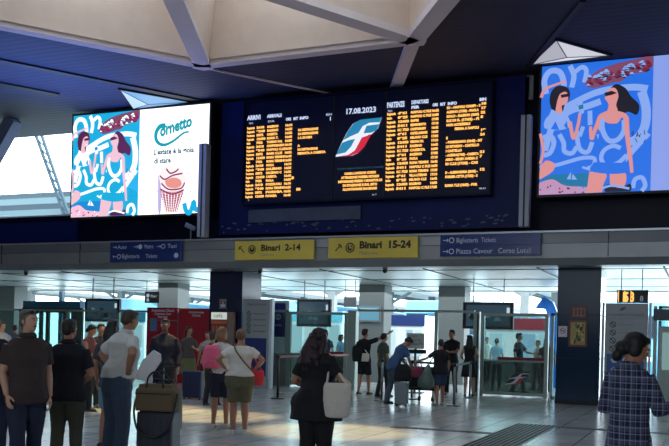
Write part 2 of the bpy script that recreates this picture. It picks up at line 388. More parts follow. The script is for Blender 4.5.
from mathutils import noise as mnoise
def folds(me, amp, seed=0.0):
    off = Vector((random.uniform(0, 50), random.uniform(0, 50), 0)); ns = [v.normal.copy() for v in me.vertices]
    for v, n in zip(me.vertices, ns):
        p = v.co; d = mnoise.noise(Vector((p.x*7, p.y*7, p.z*4.5))+off)+.5*mnoise.noise(Vector((p.x*16+p.z*9, p.y*16, p.z*14))+off)
        v.co = p + n*(amp*(d+.1))
    return me
def hand_geo(mb, wrist, d, side, curl, palm, m):
    """palm and five separate fingers; d = direction of the hand, palm = direction the palm faces"""
    d = Vector(d).normalized(); pn = Vector(palm); pn = (pn-d*pn.dot(d)).normalized(); ax = d.cross(pn)*side  # towards the thumb
    w = Vector(wrist)
    def P(a, b, c): return w + d*a + ax*b + pn*c
    mb.tube([P(-0.02, 0, 0), P(0.015, 0, 0), P(0.05, 0.002, 0), P(0.088, 0.0, 0)], [0.024, 0.030, 0.038, 0.036], m, n=10, ell=0.42, updir=ax)
    for k, (off, L) in enumerate(((0.029, 0.070), (0.010, 0.078), (-0.010, 0.073), (-0.028, 0.058))):
        p = P(0.082, off, 0); pts = [p]; a = 0.0
        for j, fr in enumerate((0.45, 0.30, 0.25)):
            a += curl*(0.8 + 0.08*k)*(0.9 if j == 0 else 1.1)
            dd = d*math.cos(a)+pn*math.sin(a)+ax*(0.05-0.03*k)*(1-j*0.3); p = p+dd*L*fr; pts.append(p)
        mb.tube(pts, [0.0098, 0.0092, 0.0085, 0.0066], m, n=8)
    t0 = P(0.022, 0.026, 0.004)
    mb.tube([t0, P(0.045, 0.048, 0.012), P(0.070, 0.056, 0.022+0.012*curl), P(0.092, 0.055, 0.030+0.02*curl)], [0.013, 0.0125, 0.0108, 0.0078], m, n=8)

def person(name, px, D, H, face, label, skin='tan', top=None, bottom=None, hair=('short', (30, 24, 20)), lean=0.0, girth=1.0, fem=False,
           armL=None, armR=None, step=0.10, head=0.0, nod=0.0, shoes=(40, 36, 34), near=False, sleeve=0.5, extras=None, hands=None, curl=0.35, hipw=1.0, loc=None, lean_side=0.0, shoulders=1.0):
    """local frame: the person faces -Y, +X is their left. armL/armR: (elbow, wrist) for H=1.75"""
    p0 = loc if loc is not None else onground(px, D)
    rv = Vector((C0.x-p0.x, C0.y-p0.y, 0)).normalized(); a = math.radians(face)
    r_ = Vector((rv.x*math.cos(a)-rv.y*math.sin(a), rv.x*math.sin(a)+rv.y*math.cos(a), 0))  # rotate ccw: towards image right
    rz = math.atan2(r_.x, -r_.y)
    root = empty(name, (p0.x, p0.y, 0), rz, label, 'person')
    s = H/1.75; g = girth; sk = SKIN[skin]
    def bend(p):
        p = Vector(p)
        if lean:
            t = min(1, max(0, (p.z-0.88)/0.30)); t = t*t*(3-2*t); q = Matrix.Rotation(lean*t, 3, 'X')
            c = Vector((0, 0, 0.92)); p = c + q @ (p-c)
        return p*s
    shw = (0.172 if not fem else 0.152)*shoulders; hw = (0.150 if not fem else 0.165)*hipw
    voxel = 0.011 if near else 0.018
    b = MB()
    def xf(p): return bend(p)
    def torso(mb, infl, z0, z1, m, hem=0.0):
        prof = [(0.80, hw*0.92, 0.105), (0.88, hw*1.04, 0.118), (0.96, hw, 0.112*(1+(g-1)*.8)), (1.06, (0.135 if not fem else 0.122), 0.100*(1+(g-1)*1.4)), (1.16, 0.145 if not fem else 0.130, 0.104), (1.26, 0.160 if not fem else 0.145, 0.112), (1.34, shw*1.0, 0.108), (1.40, shw*1.02, 0.092), (1.445, shw*0.80, 0.075), (1.475, 0.075, 0.062), (1.50, 0.058, 0.056)]
        def at(z):
            for i in range(len(prof)-1):
                if prof[i][0] <= z <= prof[i+1][0]:
                    t = (z-prof[i][0])/(prof[i+1][0]-prof[i][0]); return prof[i][1]+(prof[i+1][1]-prof[i][1])*t, prof[i][2]+(prof[i+1][2]-prof[i][2])*t
            return prof[0][1:] if z < prof[0][0] else prof[-1][1:]
        zs = sorted(set([z0]+[p[0] for p in prof if z0 < p[0] < z1]+[z1]))
        R = []
        for z in zs:
            rx, ry = at(z); k = g if z < 1.4 else 1+(g-1)*0.4; h = hem*max(0, (1.12-z)/0.3)
            yb = -0.018*max(0, g-1)*4 if 0.9 < z < 1.3 else 0
            R.append((0, yb+(0.012 if z > 1.3 else 0), z, rx*k+infl+h, ry*k+infl+h))
        mb.rings(R, m, n=22, xf=xf)
    torso(b, 0, 0.82, 1.50, sk)
    # neck and head
    q = Matrix.Rotation(head, 3, 'Z') @ Matrix.Rotation(nod, 3, 'X'); hc = Vector((0, -0.012, 1.635)); pv = Vector((0, 0.01, 1.53))
    def hd(p): return bend(pv + q @ (Vector(p)+hc-pv))
    b.tube([bend((0, 0.015, 1.44)), bend((0, 0.012, 1.50)), hd((0, 0.012, -0.07))], [0.058*s, 0.053*s, 0.052*s], sk, n=14)
    hb = b
    def hball(c, r, m, mb=None): 
        mb2 = mb or hb; t_ = MB(); t_.ball((0, 0, 0), r, m); mb2.add([hd(Vector(c)+Vector(v)) for v in t_.v], t_.f, m)
    hball((0, 0.012, 0.018), (0.074, 0.093, 0.092), sk)       # cranium
    hball((0, -0.022, -0.040), (0.058, 0.062, 0.072), sk)     # face and jaw
    hball((0, -0.060, -0.088), (0.026, 0.020, 0.020), sk)     # chin
    hball((0, -0.092, -0.026), (0.0125, 0.019, 0.016), sk)    # nose tip
    hball((0, -0.083, -0.008), (0.010, 0.013, 0.026), sk)     # bridge
    hball((0, -0.068, 0.018), (0.048, 0.020, 0.012), sk)      # brow
    for e in (-1, 1): hball((e*0.076, 0.010, -0.015), (0.010, 0.018, 0.030), sk)
    # arms
    dA = {1: armL, -1: armR}; AR = {}
    for sd in (1, -1):
        e_, w_ = dA[sd] if dA[sd] else ((sd*(shw+0.075), 0.03, 1.13), (sd*(shw+0.085), -0.06, 0.88))
        sh = Vector((sd*(shw-0.005), 0.010, 1.395)); e_ = Vector(e_); w_ = Vector(w_)
        # keep real arm lengths
        e_ = sh + (e_-sh).normalized()*0.285; w_ = e_ + (w_-e_).normalized()*0.245
        S, E, Wr = bend(sh), bend(e_), bend(w_); AR[sd] = (S, E, Wr)
        b.tube([S, S.lerp(E, .35), S.lerp(E, .8), E, E.lerp(Wr, .3), E.lerp(Wr, .75), Wr], [x*s*(1+(g-1)*.5)*(0.9 if fem else 1) for x in (0.054, 0.050, 0.041, 0.039, 0.041, 0.031, 0.026)], sk, n=12)
    # legs
    LG = {}
    for sd in (1, -1):
        st = step*sd; hp = Vector((sd*0.088*hipw, 0, 0.90)); kn = Vector((sd*0.095, -0.02+st*0.45-abs(st)*0.1, 0.49)); an = Vector((sd*0.100, 0.015+st, 0.085))
        LG[sd] = (hp, kn, an); k = 1+(g-1)*0.7
        b.tube([xf(hp), hp.lerp(kn, .35)*s, hp.lerp(kn, .8)*s, kn*s, kn.lerp(an, .3)*s, kn.lerp(an, .75)*s, an*s, Vector((an.x, an.y, 0.05))*s], [x*s*k for x in (0.092, 0.082, 0.060, 0.053, 0.055, 0.041, 0.035, 0.035)], sk, n=14)
        b.tube([Vector((an.x, an.y+0.03, 0.04))*s, Vector((an.x, an.y-0.12, 0.03))*s], [0.036*s, 0.028*s], sk, n=10)
    body = remesh(b, voxel, 3)
    # hands are joined to the body mesh
    hnd = MB()
    for sd in (1, -1):
        S, E, Wr = AR[sd]; dirn, palm = (hands or {}).get(sd, (None, None))
        dd = Vector(dirn) if dirn else (Wr-E); pp = Vector(palm) if palm else Vector((-sd, 0.15, 0))
        t_ = MB(); hand_geo(t_, (0, 0, 0), dd, -sd, curl, pp, sk); hnd.add([Wr+Vector(v)*s*(0.93 if fem else 1) for v in t_.v], t_.f, sk)
    hm = remesh(hnd, 0.0045 if near else 0.009, 1, 'h')
    bmx = bmesh.new(); bmx.from_mesh(body); bmx.from_mesh(hm); body2 = bpy.data.meshes.new('body'); bmx.to_mesh(body2); bmx.free()
    body2.polygons.foreach_set('use_smooth', [True]*len(body2.polygons))
    bo = link(body2, 'body', root, [sk])
    # face
    if not (130 < abs(face) <= 180) or near:
        ey = MB()
        for e in (-1, 1):
            hball((e*0.029, -0.0755, -0.002), (0.0125, 0.007, 0.0075), m_eye, ey); hball((e*0.029, -0.0815, -0.002), (0.0055, 0.003, 0.0055), m_pupil, ey)
            t_ = MB(); t_.tube([hd((e*0.012, -0.090, 0.018)), hd((e*0.030, -0.088, 0.024)), hd((e*0.048, -0.076, 0.017))], [0.003*s, 0.004*s, 0.002*s], m_pupil, n=6); ey.add(t_.v, t_.f, mat('hair_'+'_'.join(map(str, hair[1])), hair[1], 0.6))
        ey.build('eyes', root, True)
        mo = MB(); mo.tube([hd((-0.022, -0.076, -0.058)), hd((-0.008, -0.085, -0.056)), hd((0.008, -0.085, -0.056)), hd((0.022, -0.076, -0.058))], [0.003*s, 0.006*s, 0.006*s, 0.003*s], m_lip, n=8); mo.build('mouth', root, True)
    # hair
    hs, hcol = hair; mh = mat('hair_'+'_'.join(map(str, hcol)), hcol, 0.5, noise=0.3, scale=60, bump=0.3)
    h = MB()
    def hp_(c, r): hball(c, r, mh, h)
    if hs != 'bald':
        hp_((0, 0.024, 0.030), (0.081, 0.094, 0.086)); hp_((0, 0.060, -0.01), (0.068, 0.058, 0.070)); hp_((0, -0.030, 0.078), (0.058, 0.050, 0.030))
        for e in (-1, 1): hp_((e*0.064, 0.020, 0.0), (0.017, 0.040, 0.045))
    if hs in ('bob', 'long', 'ponytail', 'bun', 'curly'):
        for e in (-1, 1): hp_((e*0.062, 0.020, -0.005), (0.026, 0.055, 0.06))
    if hs == 'bob':
        hp_((0, 0.055, -0.055), (0.098, 0.075, 0.10))
        for e in (-1, 1): hp_((e*0.070, 0.012, -0.06), (0.026, 0.05, 0.085))
    if hs == 'long':
        h.tube([hd((0, 0.07, 0.02)), hd((0, 0.095, -0.10)), hd((0, 0.115, -0.20)), hd((0, 0.12, -0.31)), hd((0, 0.115, -0.38))], [0.070*s, 0.095*s, 0.105*s, 0.085*s, 0.03*s], mh, n=14, ell=0.55, updir=(1, 0, 0))
        for e in (-1, 1): h.tube([hd((e*0.066, 0.02, 0.03)), hd((e*0.082, 0.03, -0.08)), hd((e*0.085, 0.05, -0.20))], [0.03*s, 0.036*s, 0.02*s], mh, n=8)
    if hs == 'curly': 
        for k in range(16):
            a_ = random.uniform(0, 6.28); z_ = random.uniform(-0.16, 0.08); hp_((0.075*math.cos(a_), 0.045+0.05*abs(math.sin(a_)), z_), 0.032)
        h.tube([hd((0, 0.07, 0.0)), hd((0, 0.10, -0.12)), hd((0, 0.12, -0.28))], [0.085*s, 0.11*s, 0.08*s], mh, n=14, ell=0.6, updir=(1, 0, 0))
    if hs == 'mane':
        for k in range(26):
            a_ = random.uniform(0.0, 3.14); z_ = random.uniform(-0.36, 0.06); w_ = 0.085+0.045*min(1, -z_/.2 if z_ < 0 else 0); hp_((w_*math.cos(a_), 0.03+0.07*math.sin(a_)+max(0, -z_)*.12, z_), 0.036)
        h.tube([hd((0, 0.05, 0.02)), hd((0, 0.075, -0.10)), hd((0, 0.10, -0.20)), hd((0, 0.115, -0.31)), hd((0, 0.11, -0.40))], [0.085*s, 0.115*s, 0.13*s, 0.11*s, 0.05*s], mh, n=16, ell=0.6, updir=(1, 0, 0))
        for e in (-1, 1): h.tube([hd((e*0.066, 0.0, 0.04)), hd((e*0.095, 0.0, -0.06)), hd((e*0.105, 0.02, -0.20))], [0.03*s, 0.04*s, 0.03*s], mh, n=8)
    if hs == 'wrapped':
        hp_((0, 0.03, 0.035), (0.086, 0.10, 0.090)); hp_((0.0, 0.115, -0.045), (0.062, 0.060, 0.062)); hp_((0.0, 0.125, -0.11), (0.050, 0.046, 0.05))
        for e in (-1, 1): hp_((e*0.066, 0.020, -0.02), (0.024, 0.055, 0.06))
    if hs == 'ponytail': h.tube([hd((0, 0.10, 0.045)), hd((0, 0.15, 0.03)), hd((0, 0.155, -0.06)), hd((0, 0.13, -0.16))], [0.02*s, 0.032*s, 0.03*s, 0.008*s], mh, n=8)
    if hs == 'bun': hp_((0, 0.105, 0.03), (0.042, 0.038, 0.042))
    if hs == 'low_bun': hp_((0, 0.10, -0.045), (0.050, 0.042, 0.045))
    if hs != 'bald': link(remesh(h, 0.007 if near else 0.012, 2, 'hair'), 'hair', root, [mh])
    # clothes
    if top:
        kind, m = top; t_ = MB(); z0 = 0.84 if kind != 'crop' else 0.99; z0 = {'dress': 0.9, 'tunic': 0.72, 'untucked': 0.82, 'tucked': 0.96, 'crop': 0.96}.get(kind, z0)
        infl = 0.016
        if kind == 'sleeveless': z0 = 0.92
        torso(t_, infl, z0, 1.462, m, hem=0.03 if kind in ('untucked', 'tunic', 'crop') else 0.0)
        if kind == 'tunic': t_.rings([(0, 0.0, z0-0.02, hw*g+0.05, 0.16*g), (0, 0, 0.86, hw*g+0.035, 0.15*g)], m, n=22, xf=xf)
        t_.tube([bend((0, 0.012, 1.44)), bend((0, 0.008, 1.492))], [0.078*s, 0.064*s], m, n=14)
        if kind != 'sleeveless':
            for sd in (1, -1):
                S, E, Wr = AR[sd]; k = (1+(g-1)*.5)*(0.92 if fem else 1)*s
                if sleeve <= 0.5: pts = [S, S.lerp(E, .4), S.lerp(E, sleeve*1.5)]; rr = [0.068*k, 0.064*k, 0.062*k]
                else: pts = [S, S.lerp(E, .5), E, E.lerp(Wr, .5), E.lerp(Wr, sleeve)]; rr = [0.066*k, 0.058*k, 0.054*k, 0.048*k, 0.042*k]
                t_.tube(pts, rr, m, n=12)
        else:
            for sd in (1, -1): t_.ball(AR[sd][0]-Vector((sd*0.02*s, 0, 0)), 0.060*s, m)
        link(folds(remesh(t_, voxel*0.95, 2, 'shirt'), .008), 'shirt' if kind != 'tunic' else 'blouse', root, [m])
        if top[1].name.endswith(('polo', 'brown')):
            cg = MB(); R_ = [(0, .012, 1.462, .076, .070), (0, .006, 1.500, .070, .066), (0, .004, 1.515, .072, .070), (0, .006, 1.490, .090, .084), (0, .010, 1.462, .088, .080)]
            cg.rings(R_, m, n=20, xf=bend); cg.build('collar', root, True)
    if bottom:
        kind, m = bottom; t_ = MB(); k = (1+(g-1)*0.7)
        if kind in ('trousers', 'shorts'):
            t_.rings([(0, 0, 0.80, hw*g*0.98+0.012, 0.118*g+0.01), (0, 0, 0.88, hw*g*1.04+0.013, 0.122*g+0.01), (0, 0, 0.96, hw*g+0.012, 0.114*g+0.012), (0, 0, 1.0, hw*g*.96+0.010, 0.110*g+0.01)], m, n=22, xf=xf)
            for sd in (1, -1):
                hp, kn, an = LG[sd]
                if kind == 'trousers': pts = [xf(hp), hp.lerp(kn, .35)*s, hp.lerp(kn, .8)*s, kn*s, kn.lerp(an, .4)*s, kn.lerp(an, .85)*s, Vector((an.x, an.y, 0.045))*s]; rr = (0.102, 0.098, 0.078, 0.070, 0.068, 0.062, 0.064)
                else: pts = [xf(hp), hp.lerp(kn, .35)*s, hp.lerp(kn, .9)*s]; rr = (0.102, 0.098, 0.088)
                t_.tube(pts, [x*s*k for x in rr], m, n=14)
        elif kind in ('skirt', 'dress', 'longskirt'):
            zb = {'skirt': 0.56, 'dress': 0.52, 'longskirt': 0.2}[kind]
            t_.rings([(0, 0, zb, hw*g+0.075, 0.175*g), (0, 0, 0.75, hw*g+0.045, 0.150*g), (0, 0, 0.88, hw*g*1.04+0.018, 0.135*g), (0, 0, 1.0, hw*g*.92+0.014, 0.118*g), (0, 0, 1.05, hw*g*.86+0.012, 0.112*g)], m, n=24, xf=xf)
        link(folds(remesh(t_, voxel*0.95, 2, kind), .007), {'longskirt': 'skirt', 'dress': 'skirt'}.get(kind, kind), root, [m])
    ms = mat('shoe_'+'_'.join(map(str, shoes)), shoes, 0.5)
    for sd in (1, -1):
        an = LG[sd][2]; t_ = MB()
        t_.tube([Vector((an.x, an.y+0.065, 0.045))*s, Vector((an.x, an.y+0.02, 0.052))*s, Vector((an.x, an.y-0.06, 0.045))*s, Vector((an.x+sd*0.005, an.y-0.13, 0.034))*s, Vector((an.x+sd*0.008, an.y-0.175, 0.028))*s], [0.032*s, 0.046*s, 0.044*s, 0.042*s, 0.022*s], ms, n=12, ell=0.75, updir=(1, 0, 0))
        t_.box((an.x-0.036)*s, (an.x+0.040)*s, (an.y-0.18)*s, (an.y+0.075)*s, 0.001, 0.018*s, ms)
        link(remesh(t_, 0.010, 2, 'shoe'), 'shoe', root, [ms])
    info = dict(root=root, s=s, hd=hd, bend=bend, AR=AR, LG=LG, rz=rz)
    return info
# ------------------------------------------------------------------ screens
def art_poster(g, x0, x1, z0, z1, y, pal):
    """beach advert: swirling lettering, two women with cones, parasols, sea"""
    blue, pale, skin, dark, sea, sand, red = pal
    P_par = mat('screen_parasol_shade_'+str(int(x0)), (132, 74, 104), .4, emit=.9)
    def C(cx, cy): u = (cx-20)/330.0; v = (cy-(48-0.09*(cx-20)))/386.0; return (x0+u*(x1-x0), z1-v*(z1-z0))
    def inb(p): return (min(max(p[0], x0), x1), min(max(p[1], z0), z1))
    def poly(pts, dy, m): g.flat([inb(C(*p)) for p in pts], y-dy, m)
    def spoly(pts, dy, m): poly(smooth(pts+[pts[0]], 4)[:-1], dy, m)
    def st(pts, w, dy, m):
        k = (x1-x0)/330.0; P = [inb(C(*p)) for p in pts]; g.stroke(P, (w[0]*k, w[1]*k) if hasattr(w, '__len__') else w*k, y-dy, m)
    g.flat([(x0, z0), (x1, z0), (x1, z1), (x0, z1)], y, blue)
    L = 0.004
    for pts, w in (([(35, 130), (28, 90), (45, 62), (75, 65), (88, 100), (80, 130)], 18), ([(105, 45), (118, 75), (112, 110)], 16), ([(115, 70), (140, 50), (155, 60), (150, 95)], 14),
                   ([(40, 235), (60, 185), (75, 150)], 22), ([(60, 190), (150, 140), (210, 118), (290, 108), (335, 112)], 20), ([(35, 300), (60, 220), (110, 180), (160, 165), (200, 150)], 20),
                   ([(232, 180), (235, 230), (262, 262), (300, 262), (328, 225), (332, 170), (318, 120)], 26),
                   ([(28, 262), (50, 255), (62, 275), (52, 305), (32, 315)], 15), ([(78, 250), (92, 275), (95, 300), (118, 305), (132, 285)], 14), ([(130, 240), (140, 290), (165, 300), (178, 270)], 14), ([(140, 255), (150, 225)], 12),
                   ([(198, 245), (210, 275), (225, 265)], 16), ([(262, 282), (235, 278), (208, 298), (205, 325), (225, 340), (265, 325), (310, 275), (340, 240)], 18),
                   ([(20, 348), (60, 345), (110, 330), (150, 318), (185, 318), (182, 340), (165, 348)], 12), ([(300, 400), (305, 375), (325, 368), (335, 390), (325, 412)], 13), ([(150, 345), (175, 352)], 7)):
        st(pts, w, L, pale); L += 0.0006
    L = 0.016
    spoly([(150, 103), (165, 78), (200, 55), (250, 38), (300, 27), (345, 18), (349, 45), (325, 66), (285, 70), (262, 90), (235, 96), (210, 104), (175, 112)], L, P_par)
    rr = random.Random(3)
    for k in range(60):
        t = rr.random(); cx = 160+t*180; cy = 92-t*52+rr.uniform(-16, 16); r = rr.uniform(5, 11)
        poly([(cx-r, cy+r*.4), (cx-r*.3, cy-r*.5), (cx+r*.4, cy-r*.5), (cx+r, cy+r*.4)], L+0.002+0.0002*k, red if k % 2 else pale)
        poly([(cx-r*.8, cy+r*.5), (cx+r*.9, cy+r*.5), (cx+r*.3, cy+r*.9)], L+0.009+0.0002*k, dark)
    # sea, boat, beach
    poly([(28, 385), (60, 372), (170, 362), (170, 400), (28, 415)], L, sea)
    spoly([(14, 400), (60, 385), (100, 402), (172, 405), (172, 428), (14, 436)], L+0.002, sand)
    for k in range(22): 
        cx = rr.uniform(22, 168); cy = rr.uniform(404, 424)-0.05*cx*0; poly([(cx-3, cy), (cx, cy-4), (cx+3, cy), (cx, cy+3)], L+0.004, (red, dark, pale)[k % 3])
    poly([(104, 383), (117, 360), (117, 383)], L+0.004, pale); poly([(119, 383), (122, 366), (136, 383)], L+0.004, pale)
    spoly([(22, 350), (40, 330), (66, 338), (62, 360), (34, 380), (20, 385)], L+0.003, skin)
    st([(18, 250), (30, 300), (22, 340)], 9, L+0.003, skin)
    # left woman
    L = 0.030
    spoly([(52, 175), (46, 150), (52, 122), (72, 106), (98, 110), (108, 128), (104, 150), (92, 165), (86, 185), (66, 182)], L, dark)
    st([(20, 142), (30, 118), (60, 104), (96, 92)], (10, 6), L+0.001, skin)
    spoly([(70, 150), (78, 130), (96, 124), (103, 140), (98, 160), (84, 166), (86, 186), (66, 184)], L+0.002, skin)
    poly([(80, 133), (103, 129), (104, 138), (82, 142)], L+0.004, dark); poly([(86, 155), (96, 152), (94, 157)], L+0.004, pale)
    spoly([(36, 204), (60, 184), (92, 184), (108, 205), (112, 226), (80, 238), (40, 236), (30, 222)], L+0.0005, pale)
    poly([(52, 236), (66, 212), (78, 238)], L+0.0025, blue); poly([(92, 225), (100, 210), (106, 238)], L+0.0025, blue)
    st([(110, 212), (122, 262), (134, 225), (140, 185)], (11, 9), L+0.0012, skin)
    poly([(131, 155), (146, 148), (152, 185), (140, 192)], L+0.004, pale); poly([(134, 165), (148, 160), (150, 172), (137, 177)], L+0.005, sea)
    # right woman
    spoly([(228, 112), (246, 100), (272, 112), (288, 135), (312, 160), (306, 188), (282, 180), (262, 186), (244, 168), (240, 140)], L, dark)
    spoly([(212, 142), (222, 116), (242, 112), (252, 134), (246, 160), (250, 180), (222, 182), (224, 160)], L+0.002, skin)
    poly([(210, 126), (232, 120), (248, 126), (232, 132), (214, 136)], L+0.004, dark)
    spoly([(196, 190), (222, 178), (250, 178), (280, 192), (274, 240), (200, 240)], L+0.0015, skin)
    spoly([(204, 202), (222, 214), (250, 214), (268, 202), (276, 330), (196, 330)], L+0.003, blue)
    st([(206, 200), (208, 235), (226, 264), (252, 262), (270, 236), (270, 204)], 15, L+0.0036, pale)
    st([(262, 286), (240, 280), (214, 294), (206, 318), (220, 336), (254, 330), (280, 305)], 13, L+0.0040, pale)
    spoly([(184, 330), (285, 330), (292, 352), (240, 362), (176, 356)], L+0.0045, blue)
    st([(200, 195), (184, 240), (176, 262), (172, 225)], (13, 9), L+0.005, skin)
    poly([(162, 180), (176, 178), (178, 220), (164, 222)], L+0.006, pale)
    st([(276, 196), (282, 260), (292, 320), (296, 356)], (15, 9), L+0.005, skin)
    spoly([(172, 358), (222, 362), (214, 395), (206, 428), (166, 430), (168, 392)], L+0.0035, skin)
    spoly([(232, 362), (276, 356), (278, 390), (256, 408), (236, 398)], L+0.0035, skin)
    spoly([(215, 400), (232, 392), (262, 402), (290, 388), (296, 402), (280, 424), (230, 428)], L+0.005, dark)
    st([(212, 405), (240, 396), (290, 402)], 7, L+0.006, pale)
    for k in range(9): 
        cx = rr.uniform(296, 335); cy = rr.uniform(232, 262); st([(cx, cy), (cx+rr.uniform(-8, 8), cy+rr.uniform(6, 14))], 2, L, dark)

def scr(name, col, e): return mat('screen_'+name, col, 0.4, emit=e)
# left LED screen
x0, x1, z0, z1 = -18.07, -13.24, 5.02, 8.14; xm = -15.62; ys = YF-0.01
P = [scr('cyan', (20, 176, 226), 1.0), scr('white', (240, 252, 255), 1.25), scr('pinkskin', (235, 190, 205), 1.1), scr('aubergine', (96, 36, 84), 0.8), scr('sea', (30, 140, 215), 1.0), scr('pinkwhite', (240, 190, 215), 1.1), scr('magenta', (170, 30, 90), 0.9)]
root = empty('led_screen', ((x0+x1)/2, YF, z0), 0, 'bright advertising screen above the left signs showing an ice cream cone on white', 'screen')
def shift(mb, o): mb.v = [(v[0]-o.location.x, v[1]-o.location.y, v[2]-o.location.z) for v in mb.v]
g = MB(); g.box(x0-0.06, x1+0.06, YF, YF+0.25, z0-0.06, z1+0.06, m_black); shift(g, root); g.build('casing', root)
g = MB()
art_poster(g, x0, xm, z0, z1, ys, P)
wh = scr('hotwhite', (255, 255, 255), 1.6); teal = scr('teal', (10, 160, 175), 1.0); ink = scr('darkteal', (30, 95, 110), 0.9); rose = scr('rose', (225, 150, 150), 1.0); mar = scr('maroon', (130, 50, 80), 0.9); lil = scr('lilac', (195, 180, 225), 1.0)
g.flat([(xm, z0), (x1, z0), (x1, z1), (xm, z1)], ys, wh)
def C2(cx, cy): return (xm+(cx-20)/(276-20)*(x1-xm), z1-((cy-(22-0.07*(cx-20)))/(400.0))*(z1-z0))
p = C2(122, 133); g.text('ornetto', p[0]-0.22, p[1]+0.08, ys-0.01, 0.46, teal, fitw=1.12, shear=0.25, bold=0.022, rot=0.22)
g.stroke([C2(*q) for q in ((118, 84), (98, 86), (84, 108), (84, 135), (98, 152), (120, 155), (150, 140), (185, 112), (205, 108))], (0.15, 0.05), ys-0.012, teal)
g.stroke([C2(*q) for q in ((118, 84), (124, 92))], 0.05, ys-0.0125, teal)
p = C2(122, 84); g.text('ALGIDA', p[0], p[1], ys-0.01, 0.13, teal, fitw=0.26, rot=0.1)
p = C2(165, 150); g.text('JOY', p[0], p[1], ys-0.01, 0.24, rose, fitw=0.34)
p = C2(75, 193); g.text("L'estate \u00e8 la gioia", p[0], p[1], ys-0.01, 0.22, ink, fitw=1.38, bold=0.008)
p = C2(78, 226); g.text("di stare", p[0], p[1], ys-0.01, 0.22, ink, fitw=0.58, bold=0.008)
def pl(pts, dy, m, s_=True): g.flat([C2(*q) for q in (smooth(pts+[pts[0]], 4)[:-1] if s_ else pts)], ys-dy, m)
pl([(94, 272), (97, 400), (108, 402), (108, 272)], 0.004, lil)
pl([(104, 330), (192, 322), (168, 408), (126, 408)], 0.008, rose, False)
for k in range(7):
    a = k/6; g.stroke([C2(107+a*14, 342+k*9), C2(150, 348+k*9), C2(189-a*18, 338+k*9)], 0.028, ys-0.010, mar)
    g.stroke([C2(110+k*12, 335), C2(128+k*6, 407)], 0.016, ys-0.0108, wh)
pl([(98, 275), (108, 250), (125, 236), (150, 245), (172, 240), (192, 262), (198, 290), (190, 318), (160, 330), (112, 326), (104, 300)], 0.012, scr('cream', (250, 225, 225), 1.2))
pl([(120, 290), (150, 278), (176, 285), (182, 306), (160, 318), (130, 312)], 0.014, scr('apricot', (236, 150, 130), 1.0))
for q in (((102, 272), (120, 285), (150, 270), (185, 262)), ((108, 300), (135, 322), (180, 318), (194, 296)), ((125, 245), (140, 262), (160, 255), (170, 245)), ((104, 322), (150, 340), (192, 322))): g.stroke([C2(*w_) for w_ in q], 0.045, ys-0.016, mar)
for q in ((92, 330), (205, 290), (215, 330), (200, 350), (208, 262)): pl([(q[0]-3, q[1]), (q[0], q[1]-3), (q[0]+3, q[1]), (q[0], q[1]+3)], 0.01, mar, False)
g.stroke([C2(*q) for q in ((194, 372), (200, 398), (212, 408), (222, 390), (228, 366), (234, 392), (250, 396))], 0.15, ys-0.011, scr('cyan', (20, 176, 226), 1.0))
shift(g, root); g.build('display', root)
# right LED screen
x0, x1, z0, z1 = -3.85, 1.3, 5.14, 8.28; xm = -1.28
P = [scr('azure', (34, 112, 232), 0.95), scr('periwinkle', (138, 172, 244), 0.95), scr('sunskin', (228, 150, 150), 0.9), scr('blackhair', (28, 24, 44), 0.6), scr('lagoon', (24, 120, 170), 0.9), scr('mauvesand', (200, 150, 190), 0.9), scr('wine', (140, 30, 70), 0.8)]
root = empty('led_screen', ((x0+x1)/2, YF, z0), 0, 'advertising screen at the right with two women on a deep blue background', 'screen')
g = MB(); g.box(x0-0.06, x1+0.06, YF, YF+0.25, z0-0.06, z1-0.0, m_black); shift(g, root); g.build('casing', root)
g = MB(); art_poster(g, x0, xm, z0, z1, YF-0.01, P); g.flat([(xm, z0), (x1, z0), (x1, z1), (xm, z1)], YF-0.01, scr('lavender', (140, 162, 238), 0.95)); shift(g, root); g.build('display', root)

# departure board
bx0, bx1, bz0, bz1 = -12.06, -5.09, 5.24, 8.04
yb = YF-0.05
m_led = mat('led_amber', (255, 184, 92), 0.5, emit=1.45); m_ledw = mat('led_white', (205, 222, 255), 0.5, emit=1.0); m_panel = mat('board_face', (11, 20, 56), 0.35, noise=0.1, spec=0.2)
root = empty('departure_board', (-8.6, YF, 4.45), 0, 'wide dark arrivals and departures board with rows of amber train times', 'board')
g = MB(); g.box(-12.98, -4.3, YF+0.25, YF+0.6, 4.4, 8.2, mat('board_surround', (10, 24, 82), 0.35, noise=0.3, scale=1, spec=0.15)); shift(g, root); g.build('surround', root)
g = MB(); g.box(bx0, bx1, YF, YF+0.3, bz0, bz1, m_panel)
for a, b_, c, d in ((bx0-0.05, bx1+0.05, bz1, bz1+0.05), (bx0-0.05, bx1+0.05, bz0-0.05, bz0), (bx0-0.05, bx0, bz0, bz1), (bx1, bx1+0.05, bz0, bz1)): g.box(a, b_, YF-0.06, YF+0.3, c, d, m_navyd)
for x in (-9.36, -7.88): g.box(x-0.015, x+0.015, YF-0.02, YF, bz0, bz1, m_slot)
shift(g, root); g.build('board_frame', root)
g = MB(); g.box(-12.0, -8.6, YF+0.18, YF+0.25, 4.72, 5.08, mat('dusty_glass', (52, 66, 92), 0.4, noise=0.5, scale=3)); 
shift(g, root); g.build('lower_glazing', root); g = MB()
rr = random.Random(5)
for k in range(60):
    x = rr.uniform(-12.9, -4.6); z = rr.uniform(4.45, 4.72); r = rr.uniform(0.02, 0.10); g.flat([(x-r, z), (x, z-0.02), (x+r, z+0.01), (x, z+0.035)], YF+0.245, mat('peeling_paint', (84, 92, 110), 0.8, noise=0.4))
shift(g, root); g.build('peeling_film', root)

